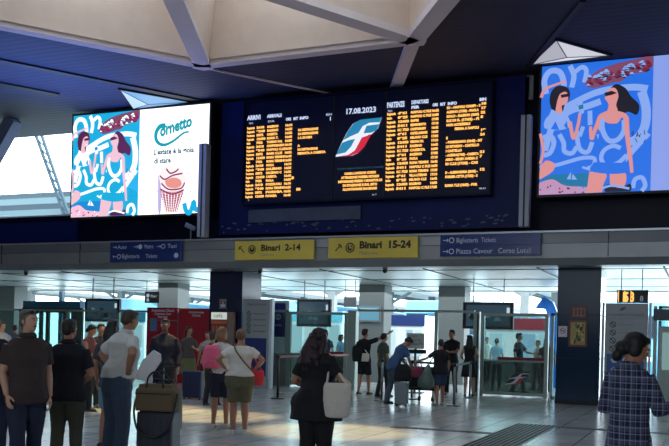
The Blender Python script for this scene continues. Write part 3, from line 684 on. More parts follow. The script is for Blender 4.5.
def rows_of(g, xs, nrow, zt, zb, data, size=0.084):
    rh = (zt-zb)/(nrow-1)
    for i in range(nrow):
        z = zt-i*rh-0.04
        pass
    for k, (x, full) in enumerate(xs):
        g = MB()
        for i in range(nrow):
            tx, fr = data[k][i % len(data[k])]
            g.text(tx, x, zt-i*rh-0.04, yb, size, m_led, fitw=full*fr, bold=0.006)
        shift(g, root); g.build(('train_column', 'number_column', 'station_column', 'time_column')[k], root)
# arrivals half
g = MB()
g.text('ARRIVI', -11.98, 7.56, yb, 0.17, m_ledw, fitw=0.42, bold=0.008); g.text('ARRIVALS', -11.36, 7.58, yb, 0.12, m_ledw, fitw=0.46, bold=0.006)
g.text('TRENO', -11.93, 7.44, yb, 0.07, m_ledw, fitw=0.13); g.text('DA', -11.34, 7.45, yb, 0.08, m_ledw, fitw=0.2); g.text('ORE', -10.78, 7.46, yb, 0.10, m_ledw, fitw=0.16, bold=0.006)
g.text('RIT', -10.55, 7.46, yb, 0.10, m_ledw, fitw=0.14, bold=0.006); g.text('INFO', -10.36, 7.46, yb, 0.10, m_ledw, fitw=0.26, bold=0.006); g.text('BIN', -9.58, 7.5, yb, 0.09, m_ledw, fitw=0.16); g.text('1', -9.48, 7.37, yb, 0.13, m_ledw, bold=0.006)
D1 = [[('Regionale', 1), ('Regionale', 1), ('Frecciarossa', 1), ('Regionale', .95), ('italo', .5)], [('2418', .9), ('9540', 1), ('5872', .8), ('12430', 1), ('702', .75)],
      [('SALERNO', .8), ('SALERNO', .8), ('CASERTA', .75), ('ROMA T.', .8), ('TORINO P.N.', 1.1), ('CAMPOBASSO', 1.25), ('NAPOLI C.LE', 1.3), ('BARI C.LE', 1.1), ('ROMA TERMINI', 1.25), ('ROMA TERMINI', 1.25), ('PAOLA', .55), ('SALERNO', 1.1), ('SALERNO C', 1.1), ('CASERTA', .75), ('PAOLA', .55), ('POZZUOLI', 1.1), ('ROMA TERMINI', 1.25), ('FORMIA', 1.2), ('FOGGIA', .8)],
      [('16:10', 1), ('16:25', 1), ('16:32', 1), ('16:40', 1), ('16:55', 1)]]
rows_of(g, ((-11.98, 0.24), (-11.68, 0.27), (-11.35, 0.44), (-10.80, 0.21)), 19, 7.34, 5.42, D1)
shift(g, root); g.build('arrivals_heading', root); g = MB()
for i, tx, wd in ((1, 'DA DESTINAZIONE', .60), (2, 'DA DESTINAZIONE', .60), (3, 'I A 30 MIN', .42), (5, 'A', .08), (6, 'DA DESTINAZIONE', .60), (7, 'FERMATA A CASERTA', .84)): g.text(tx, -10.40, 7.34-i*0.1067-0.09, yb, 0.084, m_led, fitw=wd, bold=0.006)
g.text('5', -10.56, 7.34-14*0.1067, yb, 0.084, m_led, fitw=.08, bold=0.01); g.text('10', -10.42, 7.34-17*0.1067, yb, 0.084, m_led, fitw=.13, bold=0.01)
g.text('7..', -11.9, 5.29, yb, 0.06, m_ledw)
shift(g, root); g.build('notes_column', root)
# centre
g = MB()
g.text('17.08.2023', -9.02, 7.50, yb, 0.2, m_ledw, fitw=0.84, bold=0.006)
lw = scr('logo_white', (235, 240, 250), 1.0); lt = scr('logo_teal', (30, 130, 175), 1.0); lr = scr('logo_red', (215, 30, 60), 0.95)
def C3(u, v): return (-9.27+u*1.32, 7.36-v*0.98)
def p3(pts, dy, m): g.flat([C3(*q) for q in smooth(pts, 5)], yb-dy, m)
def fs_logo(g, x0, x1, z0, z1, y, mw, mt, mr_):
    def C(u, v): return (x0+u*(x1-x0), z1-v*(z1-z0))
    def p(pts, dy, m): g.flat([C(*q) for q in pts], y-dy, m)
    # flowing italic F: dark body top-left, red lower-right, white f between
    p([(0.0, 1.0), (0.13, 0.62), (0.24, 0.34), (0.36, 0.12), (0.52, 0.02), (0.98, 0.0), (0.90, 0.30), (0.76, 0.45), (0.70, 0.45), (0.62, 0.75), (0.50, 0.93), (0.36, 1.0)], 0.0, mw)
    p([(0.16, 0.56), (0.25, 0.33), (0.37, 0.12), (0.52, 0.02), (0.98, 0.0), (0.94, 0.13), (0.72, 0.12), (0.58, 0.20), (0.49, 0.38), (0.30, 0.47)], 0.003, mt)
    p([(0.14, 0.62), (0.30, 0.56), (0.42, 0.54), (0.34, 0.74), (0.22, 0.90), (0.02, 0.94)], 0.003, mt)
    p([(0.56, 0.52), (0.72, 0.46), (0.83, 0.42), (0.76, 0.46), (0.70, 0.60), (0.62, 0.78), (0.50, 0.93), (0.34, 1.0), (0.04, 1.0), (0.28, 0.97), (0.42, 0.86), (0.50, 0.68)], 0.003, mr_)
    p([(0.66, 0.20), (0.93, 0.18), (0.88, 0.34), (0.76, 0.40), (0.60, 0.40)], 0.003, mt)
shift(g, root); g.build('date_text', root); g = MB()
fs_logo(g, -9.27, -7.95, 6.38, 7.34, yb, lw, lt, lr)
shift(g, root); g.build('logo', root); g = MB()
g.text('GRUPPO FERROVIE DELLO STATO ITALIANE', -9.22, 6.02, yb, 0.06, scr('dimteal', (40, 110, 140), 0.7), fitw=1.32)
for k, (tx, wd) in enumerate((('CAUSA LAVORI IN CORSO', .9), ('ATTENZIONE POSSIBILI RITARDI', 1.08), ('INFORMARSI PRESSO I MONITOR DI', 1.25), ('DI STAZIONE E SUL SITO', .98), ('ALLONTANARSI DAI BINARI', .98))):
    g.text(tx, -8.55, 5.88-k*0.105, yb, 0.084, m_led, align='CENTER', fitw=wd, bold=0.006)
g.text('dir. 7', -8.2, 5.30, yb, 0.06, m_ledw)
shift(g, root); g.build('message_text', root)
# departures half
g = MB()
g.text('PARTENZE', -7.84, 7.58, yb, 0.19, m_ledw, fitw=0.48, bold=0.008); g.text('DEPARTURES', -7.17, 7.62, yb, 0.13, m_ledw, fitw=0.46, bold=0.006)
g.text('TRENO', -7.82, 7.46, yb, 0.08, m_ledw, fitw=0.13); g.text('PER', -7.17, 7.50, yb, 0.10, m_ledw, fitw=0.22, bold=0.006); g.text('ORE', -6.60, 7.52, yb, 0.10, m_ledw, fitw=0.14, bold=0.006)
g.text('RIT', -6.40, 7.52, yb, 0.10, m_ledw, fitw=0.14, bold=0.006); g.text('INFO', -6.20, 7.52, yb, 0.10, m_ledw, fitw=0.24, bold=0.006); g.text('BIN', -5.38, 7.56, yb, 0.10, m_ledw, fitw=0.17, bold=0.006)
D2 = [[('Regionale', 1), ('italo', .6), ('Regionale', 1), ('Regionale', 1), ('Frecciarossa', 1)], [('4961', .85), ('8925', .95), ('12403', 1), ('5411', .9), ('IC 723', 1.05)],
      [('NAPOLI C FLE', 1.25), ('NAPOLI C FLE', 1.25), ('SAPRI', .5), ('BENEVENTO', .95), ('CAMPOBASSO', .95), ('CASTELLAMMARE', 1.05), ('MILANO C.LE', 1.05), ('VERONA P.N.', .85), ('SALERNO', .75), ('CASERTA', .95), ('SALERNO', .75), ('PAOLA', .5), ('ROMA TERMINI', 1.15), ('NAPOLI C FLE', 1.25), ('ROMA TERMINI', 1.15), ('VILLA LITERNO', 1.1), ('MILANO C.LE', 1.05), ('SALERNO', .75), ('NAPOLI C FLE', 1.25)],
      [('16:42', 1), ('16:50', 1), ('17:05', 1), ('17:10', 1)]]
rows_of(g, ((-7.83, 0.24), (-7.53, 0.29), (-7.18, 0.44), (-6.62, 0.18)), 19, 7.42, 5.46, D2)
shift(g, root); g.build('departures_heading', root); g = MB()
for i, tx, wd, of in ((0, 'IO - NAPOLI CAMPI - S', .87, 0), (1, 'ALERNO (17:30) - PAOLA', .84, 0), (2, 'SCALO - SALERNO (18:00)', .84, 0), (3, 'ILE DI R. (17:03) - PI', .84, 0), (4, 'NON ACCESSIBILE', .62, 0), (5, 'FERMA A NAPOLI', .62, .22), (7, 'I', .04, 0), (8, '- POMIGLIANO (18:43) - MT', .94, 0), (9, 'LE RITARDO - CASTELLO', .86, 0), (10, 'I CASTELLO', .42, 0), (11, '- ACERRA(17:03) - CASERTA', .86, 0), (12, 'ARRO - BENEV AVERSA C', .84, 0), (13, 'RI C.LE (17:20) - CAS', .84, 0), (15, 'D - ALESSANDRIA (20:03) -', .84, 0), (16, 'FORMIA CITTA (17:53) - S', .84, 0), (18, 'ROMA T.LE (18:03) - POR', .84, 0)):
    g.text(tx, -6.22+of, 7.44-i*0.110-0.02, yb, 0.084, m_led, fitw=wd, bold=0.006)
shift(g, root); g.build('notes_column', root); g = MB()
for i, tx in ((0, '18'), (1, '17'), (2, '22'), (3, '8'), (6, '19'), (7, '24'), (11, '21'), (12, '7'), (15, '12')): g.text(tx, -5.34, 7.48-i*0.110-0.02, yb, 0.084, m_led, fitw=0.05*len(tx)+.02, bold=0.006)
g.text('18:41', -5.35, 5.34, yb, 0.06, m_ledw, fitw=.16)
shift(g, root); g.build('platform_column', root)
# ------------------------------------------------------------------ overhead signs
m_yel = mat('sign_yellow', (214, 192, 84), 0.22, noise=0.25, scale=1.2); m_ink = mat('sign_black', (22, 22, 20), 0.4); m_sblue = mat('sign_blue', (20, 50, 118), 0.22, noise=0.35, scale=1.5); m_swh = mat('sign_white', (205, 214, 225), 0.4, noise=0.05)
def arrow(g, x, z, y, r, ang, m):
    c, s = math.cos(ang), math.sin(ang)
    def T(u, v): return (x+(u*c-v*s)*r, z+(u*s+v*c)*r)
    g.flat([T(-1, -.12), T(.6, -.12), T(.6, .12), T(-1, .12)], y, m); g.flat([T(1, 0), T(.62, .62), T(.38, .42), T(.72, 0)], y-0.0005, m); g.flat([T(1, 0), T(.72, 0), T(.38, -.42), T(.62, -.62)], y-0.0005, m)
def disc(g, x, z, y, r, m, n=20): g.flat([(x+r*math.cos(2*math.pi*k/n), z+r*math.sin(2*math.pi*k/n)) for k in range(n)], y, m)
def ring(g, x, z, y, r, w, m, n=22):
    for k in range(n):
        a, b_ = 2*math.pi*k/n, 2*math.pi*(k+1)/n
        g.flat([(x+r*math.cos(a), z+r*math.sin(a)), (x+r*math.cos(b_), z+r*math.sin(b_)), (x+(r-w)*math.cos(b_), z+(r-w)*math.sin(b_)), (x+(r-w)*math.cos(a), z+(r-w)*math.sin(a))], y, m)
def sign_box(name, x0, x1, z0, z1, label, m, draw, y=21.6):
    root = empty(name, ((x0+x1)/2, y, z0), 0, label, 'sign')
    g = MB(); g.box(x0, x1, y, y+0.10, z0, z1, m); shift(g, root); g.build('sign_panel', root, bevel=0.01)
    g = MB(); draw(g, y-0.003); shift(g, root); g.build('lettering', root)
    return root
def d1(g, y):
    arrow(g, -12.0, 3.92, y, 0.12, math.radians(135), m_ink); disc(g, -11.68, 3.92, y, 0.125, m_ink); ring(g, -11.68, 3.92, y-.001, 0.10, 0.02, m_yel); g.flat([(-11.70, 3.92), (-11.66, 3.92), (-11.66, 3.99), (-11.70, 3.99)], y-.001, m_yel)
    g.text('Binari  2-14', -11.4, 3.88, y, 0.24, m_ink, fitw=1.2, bold=0.008); g.text('Platforms', -11.4, 3.73, y, 0.11, m_grey, fitw=0.4)
sign_box('direction_sign', -12.22, -9.80, 3.63, 4.16, 'yellow overhead sign reading Binari 2-14 with an up-left arrow', m_yel, d1)
def d2(g, y):
    arrow(g, -9.08, 3.92, y, 0.12, math.radians(45), m_ink); disc(g, -8.74, 3.92, y, 0.135, m_ink); ring(g, -8.74, 3.92, y-.001, 0.10, 0.02, m_yel); g.flat([(-8.76, 3.92), (-8.72, 3.92), (-8.72, 3.99), (-8.76, 3.99)], y-.001, m_yel); g.flat([(-8.76, 3.90), (-8.68, 3.90), (-8.68, 3.93), (-8.76, 3.93)], y-.001, m_yel)
    g.text('Binari  15-24', -8.48, 3.90, y, 0.26, m_ink, fitw=1.42, bold=0.012); g.text('Platforms', -8.48, 3.73, y, 0.13, m_grey, fitw=0.5)
sign_box('direction_sign', -9.37, -6.87, 3.64, 4.19, 'yellow overhead sign reading Binari 15-24 with an up-right arrow', m_yel, d2)
def d3(g, y):
    g.box(-16.46, -14.0, y, y+.002, 3.915, 3.925, m_navyd)
    arrow(g, -16.3, 4.06, y, 0.07, 0, m_swh); g.text('Auto', -16.2, 4.01, y, 0.16, m_swh, fitw=.32); arrow(g, -15.55, 4.06, y, 0.07, 0, m_swh); disc(g, -15.4, 4.06, y, 0.07, m_swh); g.text('Metro', -15.25, 4.01, y, 0.16, m_swh, fitw=.3)
    arrow(g, -14.75, 4.06, y, 0.07, 0, m_swh); ring(g, -14.6, 4.06, y, 0.07, .02, m_swh); g.text('Taxi', -14.45, 4.01, y, 0.17, m_swh, fitw=.3)
    arrow(g, -16.3, 3.78, y, 0.07, math.pi, m_swh); ring(g, -16.15, 3.78, y, 0.07, .02, m_swh); g.text('Biglietteria', -16.05, 3.73, y, 0.17, m_swh, fitw=.62); g.text('Tickets', -15.2, 3.73, y, 0.16, m_swh, fitw=.4); disc(g, -14.15, 3.79, y, 0.075, m_swh)
sign_box('direction_sign', -16.48, -13.98, 3.62, 4.21, 'dark blue overhead sign with white arrows beneath the left screen', m_sblue, d3)
def d4(g, y):
    g.box(-6.27, -3.75, y, y+.002, 3.915, 3.925, m_navyd)
    arrow(g, -6.13, 4.06, y, 0.07, 0, m_swh); ring(g, -5.98, 4.06, y, 0.07, .02, m_swh); g.text('Biglietteria  Tickets', -5.86, 4.0, y, 0.17, m_swh, fitw=1.0)
    arrow(g, -6.13, 3.78, y, 0.07, 0, m_swh); ring(g, -5.98, 3.78, y, 0.07, .02, m_swh); g.text('Piazza Cavour   Corso Lucci', -5.86, 3.72, y, 0.18, m_swh, fitw=1.85)
    sm = mat('glare_film', (120, 150, 160), 0.3, noise=0.6, scale=6)  # pale tone meant as painted glare, applied to no face
sign_box('direction_sign', -6.28, -3.75, 3.66, 4.20, 'dark blue overhead sign with white arrows left of the right column', m_sblue, d4)
# little domes under the fascia
def camera_dome(px, py, label, y=22.1):
    p = atY(px, py, y); r = empty('security_camera', (p.x, y, ZS), 0, label, 'camera')
    g = MB(); g.tube([(0, 0, 0), (0, 0, -0.05)], 0.07, m_grey, n=14); g.build('mount', r)
    g = MB(); g.ball((0, 0, -0.09), 0.065, m_black); g.build('dome', r, True)
for a in ((26, 271, 'small dark dome camera under the beam at far left, above the glass booth'), (260, 271, 'small dark dome camera under the beam below the sign Binari 2-14'), (385, 270, 'small dark dome camera under the beam below the sign Binari 15-24')): camera_dome(*a)
p = atY(191, 223, 21.8)
r = empty('bullet_camera', (p.x, 21.8, 4.27), 0, 'pale bullet camera on the ledge under the left screen', 'camera')
g = MB(); g.tube([(0, 0, 0), (0, 0, 0.30)], 0.02, m_grey); g.build('bracket', r); g = MB(); g.tube([(0.12, 0.05, 0.30), (-0.12, -0.12, 0.36+.06)], 0.07, mat('camera_white', (140, 150, 170), .5), n=12); g.build('housing', r, True)
# triangular lamps in the dark soffit
def tri_lamp(ps, c_, label, col, e, mats3):
    P3 = tri(*ps); cen = tri(c_)[0]; base = Vector((P3[0].x+P3[1].x+P3[2].x, P3[0].y+P3[1].y+P3[2].y, 0))/3
    r = empty('triangular_lamp', (base.x, base.y, ZC), 0, label, 'lamp', None)
    for i in range(3):
        j = (i+1) % 3; g = MB(); a, b_ = P3[i], P3[j]; ap = (cen.x, cen.y, ZC-0.10)
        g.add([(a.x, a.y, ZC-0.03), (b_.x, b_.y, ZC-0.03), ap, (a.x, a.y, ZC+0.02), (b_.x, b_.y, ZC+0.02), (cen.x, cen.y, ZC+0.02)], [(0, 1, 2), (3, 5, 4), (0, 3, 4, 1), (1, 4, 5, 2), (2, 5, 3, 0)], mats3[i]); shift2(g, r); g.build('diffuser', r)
    g = MB()
    for i in range(3):
        a, b_ = P3[i], P3[(i+1) % 3]; g.bar((a.x, a.y, ZC-0.02), (b_.x, b_.y, ZC-0.02), 0.05, 0.06, m_slot); g.bar((a.x, a.y, ZC-0.035), (cen.x, cen.y, ZC-0.105), 0.02, 0.015, m_grey)
    shift2(g, r); g.build('lamp_frame', r)
def shift2(mb, o): mb.v = [(v[0]-o.location.x, v[1]-o.location.y, v[2]-o.location.z) for v in mb.v]
shift = shift2
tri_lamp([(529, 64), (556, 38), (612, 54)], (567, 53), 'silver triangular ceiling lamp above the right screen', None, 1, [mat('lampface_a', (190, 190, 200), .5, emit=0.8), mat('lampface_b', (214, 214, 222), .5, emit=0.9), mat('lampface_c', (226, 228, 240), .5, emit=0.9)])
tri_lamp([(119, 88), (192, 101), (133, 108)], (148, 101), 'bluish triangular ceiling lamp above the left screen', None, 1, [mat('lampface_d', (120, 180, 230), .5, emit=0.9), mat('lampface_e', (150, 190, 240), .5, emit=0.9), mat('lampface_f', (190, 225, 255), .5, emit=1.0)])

# ------------------------------------------------------------------ columns clad in dark glass
m_clad = mat('dark_teal_glass', (8, 42, 70), 0.15, noise=0.25, scale=1.5, spec=0.15); m_clad2 = mat('slate_cladding', (60, 74, 92), 0.3, noise=0.15, scale=1)
def col(x0, x1, y0, y1, m, name='clad_column', label='', joints=True):
    g = MB(); g.box(x0, x1, y0, y1, 0, ZS, m)
    if joints:
        for z in (0.08, 1.15, 2.25): g.box(x0-0.004, x1+0.004, y0-0.004, y1+.004, z, z+0.015, m_slot)
        g.box(x0-0.01, x1+0.01, y0-0.01, y1+0.01, 0, 0.07, m_slot)
    o = g.build(name); tag(o, label, 'column'); return o
col(-3.50, -2.44, 22.75, 23.9, m_clad, label='dark teal clad column carrying the framed pictures')
col(-13.90, -12.78, 23.1, 24.3, mat('navy_cladding', (14, 32, 72), 0.2, noise=0.2), label='dark navy column behind the drinks machine and grey notice totem')
def frame(x0, x1, z0, z1, y, label, mf, draw=None, name='picture_frame', cat='picture', mb_=None):
    r = empty(name, ((x0+x1)/2, y, z0), 0, label, cat)
    g = MB(); g.box(x0, x1, y-0.03, y, z0, z1, mf); shift(g, r); g.build('frame', r)
    g = MB(); w_ = 0.05; g.box(x0+w_, x1-w_, y-0.034, y-0.03, z0+w_, z1-w_, mb_ or m_swh)
    if draw: draw(g, y-0.036)
    shift(g, r); g.build('picture', r); return r
m_dred = mat('dark_red_frame', (92, 30, 28), 0.4); m_leafg = mat('green_print', (70, 110, 50), 0.5, noise=0.6, scale=9)
a = atY(569, 320, 22.74); c = atY(587, 347, 22.74)
def dp(g, y):
    rr = random.Random(2)
    for k in range(30):
        x = rr.uniform(a.x+.09, c.x-.09); z = rr.uniform(c.z+.1, a.z-.1); g.flat([(x-.03, z), (x, z-.05), (x+.03, z), (x, z+.05)], y-0.0004*k, (m_leafg, mat('yellow_print', (200, 190, 90), .5), m_ink)[k % 3])
frame(a.x, c.x, c.z, a.z, 22.74, 'dark red framed picture with green foliage on the right column', m_dred, dp, mb_=mat('ochre_print', (170, 150, 90), .5, noise=.4))
a2 = atY(571.5, 306, 22.74); c2 = atY(587, 318.5, 22.74)
def dq(g, y):
    for k in range(3): g.flat([(a2.x+.09+k*.09, c2.z+.08), (a2.x+.14+k*.09, c2.z+.08), (a2.x+.14+k*.09, a2.z-.08), (a2.x+.09+k*.09, a2.z-.08)], y, m_dred)
frame(a2.x, c2.x, c2.z, a2.z, 22.74, 'small brown framed notice above the foliage picture', m_dred, dq, mb_=mat('buff', (150, 120, 100), .5))
a3 = atY(558.5, 326, 22.73); c3 = atY(567, 337, 22.73)
def dr(g, y):
    x, z = (a3.x+c3.x)/2, a3.z-.12; ring(g, x, z, y, .075, .015, mat('sign_red', (170, 50, 50), .4)); g.flat([(x-.05, z-.01), (x+.05, z-.01), (x+.05, z+.01), (x-.05, z+.01)], y, m_ink); g.flat([(x-.055, z+.045), (x-.04, z+.055), (x+.055, z-.045), (x+.04, z-.055)], y-.001, mat('sign_red', (170, 50, 50), .4))
frame(a3.x, c3.x, c3.z, a3.z, 22.745, 'small white no smoking sign on the edge of the right column', m_swh, dr, name='no_smoking_sign', cat='sign')
a4 = atY(220, 299, 23.09); c4 = atY(227, 309, 23.09)
def ds(g, y): x = (a4.x+c4.x)/2; g.flat([(x-.08, c4.z+.14), (x+.08, c4.z+.14), (x+.08, a4.z-.06), (x-.08, a4.z-.06)], y, mat('extinguisher_red', (150, 60, 66), .4)); g.flat([(x-.02, c4.z+.16), (x+.02, c4.z+.16), (x+.02, a4.z-.09), (x-.02, a4.z-.09)], y-.001, m_swh)
frame(a4.x, c4.x, c4.z, a4.z, 23.09, 'small fire extinguisher sign on the navy column', m_grey, ds, name='fire_sign', cat='sign')
# drinks machine in front of navy column
a = atY(217, 312, 22.9); c = atY(233, 335, 22.9)
r = empty('vending_machine', ((a.x+c.x)/2, 22.9, 0), 0, 'lit vending machine standing against the navy column', 'vending machine')
g = MB(); g.box(a.x, c.x, 22.55, 23.05, 0.0, a.z, mat('machine_body', (120, 60, 50), .5)); shift(g, r); g.build('cabinet', r, bevel=.01)
g = MB(); g.box(a.x+.02, c.x-.02, 22.54, 22.55, c.z+.45, a.z-.02, mat('machine_lit', (215, 225, 215), .5, emit=0.75)); g.text('café', a.x+.1, a.z-.17, 22.535, .16, mat('machine_green', (60, 110, 90), .5), fitw=.3)
g.box(a.x+.02, c.x-.02, 22.535, 22.545, 1.85, 1.95, mat('machine_orange', (200, 110, 80), .5)); 
for k in range(4): g.box(a.x+.07+k*.11, a.x+.13+k*.11, 22.535, 22.54, 1.62, 1.80, mat('machine_orange', (200, 110, 80), .5))
g.box(a.x+.12, c.x-.12, 22.53, 22.54, 1.2, 1.55, m_black); shift(g, r); g.build('front_panel', r)
# red assistance booth panels
m_red = mat('booth_red', (165, 22, 46), 0.45, noise=0.1, scale=1)
r = empty('red_booth', (-15.3, 23.6, 0), 0, 'red customer assistance booth beside the navy column', 'booth')
g = MB(); g.box(-16.5, -15.35, 23.6, 23.7, 0.0, 2.35, m_red); shift(g, r); g.build('left_wall', r)
g = MB(); g.box(-15.25, -14.0, 23.5, 23.6, 0.0, 2.33, m_red); g.box(-14.05, -13.98, 23.5, 24.6, 0, 2.33, m_red); shift(g, r); g.build('right_wall', r)
g = MB(); g.box(-15.32, -15.28, 23.55, 23.62, 0, 2.2, m_chrome); g.box(-16.4, -15.3, 23.56, 23.58, 1.93, 1.96, m_grey); shift(g, r); g.build('rail', r)
g = MB(); 
for k, tx in enumerate(('Assistenza Clienti', 'Customer Care', 'Servizi')): g.text(tx, -15.9, 2.22-k*.10, 23.59, 0.12 if k == 0 else .10, m_swh, align='CENTER', fitw=(.85, .62, .36)[k], bold=.003)
for k, tx in enumerate(('Assistenza', 'Clienti')): g.text(tx, -14.6, 2.18-k*.10, 23.49, 0.10, m_swh, align='CENTER', fitw=(.55, .3)[k], bold=.002)
shift(g, r); g.build('lettering', r)
g = MB(); g.box(-16.35, -16.1, 23.57, 23.6, 1.6, 2.0, mat('blue_card', (90, 130, 170), .5)); shift(g, r); g.build('notice', r)
# grey notice totem
m_tot = mat('totem_grey', (150, 160, 164), 0.35, noise=0.06); m_totb = mat('totem_blue', (26, 50, 112), 0.35)
def pict_rows(g, x, z, y, n, dz, m):
    for k in range(n):
        ring(g, x, z-k*dz, y, .075, .018, m); g.flat([(x-.05, z-k*dz+.04), (x-.035, z-k*dz+.055), (x+.05, z-k*dz-.04), (x+.035, z-k*dz-.055)], y, m)
r = empty('notice_totem', (-12.33, 23.2, 0), 0, 'tall grey notice totem with blue lower panel beside the navy column', 'totem')
g = MB(); g.box(-12.80, -11.93, 23.2, 23.35, 0, 2.60, m_tot); shift(g, r); g.build('panel', r, bevel=.01)
g = MB(); g.box(-12.70, -12.0, 23.19, 23.2, .35, 1.46, m_totb); g.text('Regole di accesso', -12.65, 2.42, 23.19, .10, m_totb, fitw=.6)
for k in range(4): g.text(('Vietato superare', 'Mostrare il biglietto', 'Vietato fumare', 'Tenere la distanza')[k], -12.45, 2.15-k*.17, 23.19, .075, m_ink, fitw=.42)
pict_rows(g, -12.6, 2.17, 23.19, 4, .17, m_ink); shift(g, r); g.build('printed_notice', r)
g = MB(); g.box(-11.92, -11.84, 23.2, 23.36, 0, 2.62, m_swh); shift(g, r); g.build('side_post', r); r.location = (-12.13, 22.85, 0)
a = atY(607, 303, 22.9)
r = empty('notice_totem', (-1.84, 22.9, 0), 0, 'tall pale notice totem with four prohibition pictograms behind the plaid shirt', 'totem')
g = MB(); g.box(-2.34, -1.33, 22.9, 23.0, 0, 2.56, m_tot); shift(g, r); g.build('panel', r, bevel=.01)
g = MB(); fs_logo(g, -2.0, -1.84, 2.38, 2.46, 22.89, m_grey, m_ink, m_dred); g.text('REGOLAMENTO DI STAZIONE', -2.25, 2.24, 22.89, .09, m_grey, fitw=.82); g.text('STATION REGULATIONS', -2.25, 2.16, 22.89, .05, m_grey, fitw=.6)
for k in range(4):
    g.text(('Vietato fumare', 'Non attraversare i binari', 'Vietato gettare rifiuti', 'Vietato sostare')[k], -2.0, 2.01-k*.20, 22.89, .07, m_grey, fitw=(.34, .58, .2, .45)[k])
pict_rows(g, -2.15, 2.03, 22.89, 4, .20, m_ink); g.box(-2.28, -1.40, 22.89, 22.9, .5, 1.30, mat('panel_blue', (40, 90, 160), .4))
for i in range(3):
    for j in range(2): disc(g, -2.1+i*.28, 1.15-j*.26, 22.885, .08, m_swh)
shift(g, r); g.build('printed_notice', r)
g = MB(); g.box(-2.42, -2.36, 22.9, 23.0, 0, 2.58, m_swh); g.box(-1.31, -1.25, 22.9, 23.0, 0, 2.58, m_swh); shift(g, r); g.build('side_post', r)
# hanging LED display
r = empty('led_display', (-1.75, 23.3, 2.55), 0, 'small hanging display with orange digits above the pale totem', 'display')
a = atY(617, 290, 23.3); c = atY(648, 303, 23.3)
g = MB(); g.box(a.x, c.x, 23.3, 23.45, c.z, a.z, m_black); shift(g, r); g.build('display_case', r)
g = MB()
for k in range(3): 
    g.text(('1', '5', '3')[k], a.x+.06+k*.13, c.z+.03, 23.29, .34, m_led, fitw=.09, bold=.012)
    g.flat([(a.x+.03+k*.15, c.z+.02), (a.x+.05+k*.15, c.z+.02), (a.x+.05+k*.15, a.z-.02), (a.x+.03+k*.15, a.z-.02)], 23.288, m_led)
g.text('8', a.x+.55, c.z+.04, 23.29, .2, mat('led_grey', (140, 150, 160), .5, emit=.7), fitw=.08); shift(g, r); g.build('digits', r)
g = MB(); 
for dx in (.1, .6): g.bar((a.x+dx, 23.37, a.z), (a.x+dx, 23.37, ZS), .02, .02, m_grey)
shift(g, r); g.build('hanger', r)

# ------------------------------------------------------------------ ticket gates
m_glass = glass('clear_glass', (205, 225, 225), 0.07); m_fglass = glass('smoked_glass', (170, 185, 178), 0.06, dens=0.5)
m_tape = mat('red_tape', (120, 24, 36), .5); 
def gate(x0, x1, z1, label, logo=False, y=24.5, tape=True):
    r = empty('glass_gate', ((x0+x1)/2, y, 0), 0, label, 'gate')
    g = MB()
    for x in (x0+.05, x1-.05): g.box(x-.05, x+.05, y-.05, y+.05, 0, z1, m_frame)
    g.box(x0, x1, y-.04, y+.04, z1-.08, z1, m_frame); g.box(x0, x1, y-.04, y+.04, 0.05, 0.13, m_frame); g.box(x0+.1, x1-.1, y-.02, y+.02, .98, 1.03, m_frame); shift(g, r); g.build('gate_frame', r)
    g = MB(); g.box(x0+.1, x1-.1, y-.006, y+.006, 1.03, z1-.08, m_glass); shift(g, r); g.build('upper_pane', r)
    g = MB(); g.box(x0+.1, x1-.1, y-.01, y+.01, .13, .98, m_fglass); shift(g, r); g.build('lower_pane', r)
    if tape:
        g = MB(); g.box(x0+.5, x1-.1, y-.07, y-.05, 1.03, 1.11, m_tape); shift(g, r); g.build('barrier_tape', r)
    if logo:
        g = MB(); fs_logo(g, x0+.72, x0+1.42, .35, .72, y-.02, m_swh, m_ink, mat('logo_crimson', (190, 40, 50), .4)); shift(g, r); g.build('logo', r)
    return r
gate(-5.86, -3.98, 2.33, 'glass ticket gate with the railway logo beside the right column', True)
gate(-11.90, -9.92, 2.30, 'glass ticket gate behind the woman with the white tote')
g = MB(); g.box(-6.06, -5.90, 24.4, 24.6, 0, 2.36, m_frame); g.box(-5.96, -5.92, 24.39, 24.4, 0.1, 2.3, m_black); tag(g.build('gate_post'), 'grey green post at the left edge of the logo gate', 'post')
g = MB(); g.box(-9.88, -9.62, 24.38, 24.62, 0, 2.36, m_frame); tag(g.build('gate_post'), 'thick grey green post left of the pointing man', 'post')
g = MB(); g.box(-7.22, -7.12, 24.45, 24.55, 0, 2.36, m_frame); tag(g.build('gate_post'), 'slim grey green post between the queue and the standing vest man', 'post')
g = MB(); g.box(-9.6, -6.05, 24.46, 24.54, 2.33, 2.40, m_frame); tag(g.build('overhead_rail'), 'long grey rail running over the open gate line', 'rail')
# side glazing left and right, low wall
def glazing(x0, x1, y, z1, label, n=2, low=None, cat='partition'):
    r = empty('glass_partition', ((x0+x1)/2, y, 0), 0, label, cat)
    g = MB()
    for k in range(n+1): x = x0+(x1-x0)*k/n; g.box(x-.04, x+.04, y-.04, y+.04, 0, z1, m_frame)
    g.box(x0-.04, x1+.04, y-.04, y+.04, z1-.07, z1, m_frame); g.box(x0, x1, y-.04, y+.04, 0, .08, m_frame); shift(g, r); g.build('partition_frame', r)
    g = MB(); g.box(x0, x1, y-.006, y+.006, .08, z1-.07, m_glass); shift(g, r); g.build('pane', r)
    if low: g = MB(); g.box(x0, x1, y-.05, y-.01, 0, low, mat('kick_panel', (120, 128, 120), .5)); shift(g, r); g.build('kick_panel', r)
glazing(-12.55, -11.95, 24.5, 2.35, 'narrow glass partition with grey kick panel right of the grey totem', 1, 1.0)
glazing(-3.88, -3.55, 24.5, 2.35, 'narrow glass strip between the logo gate and the right column', 1)
glazing(-1.1, 1.4, 24.0, 2.55, 'tall glass partition at the far right edge', 3)
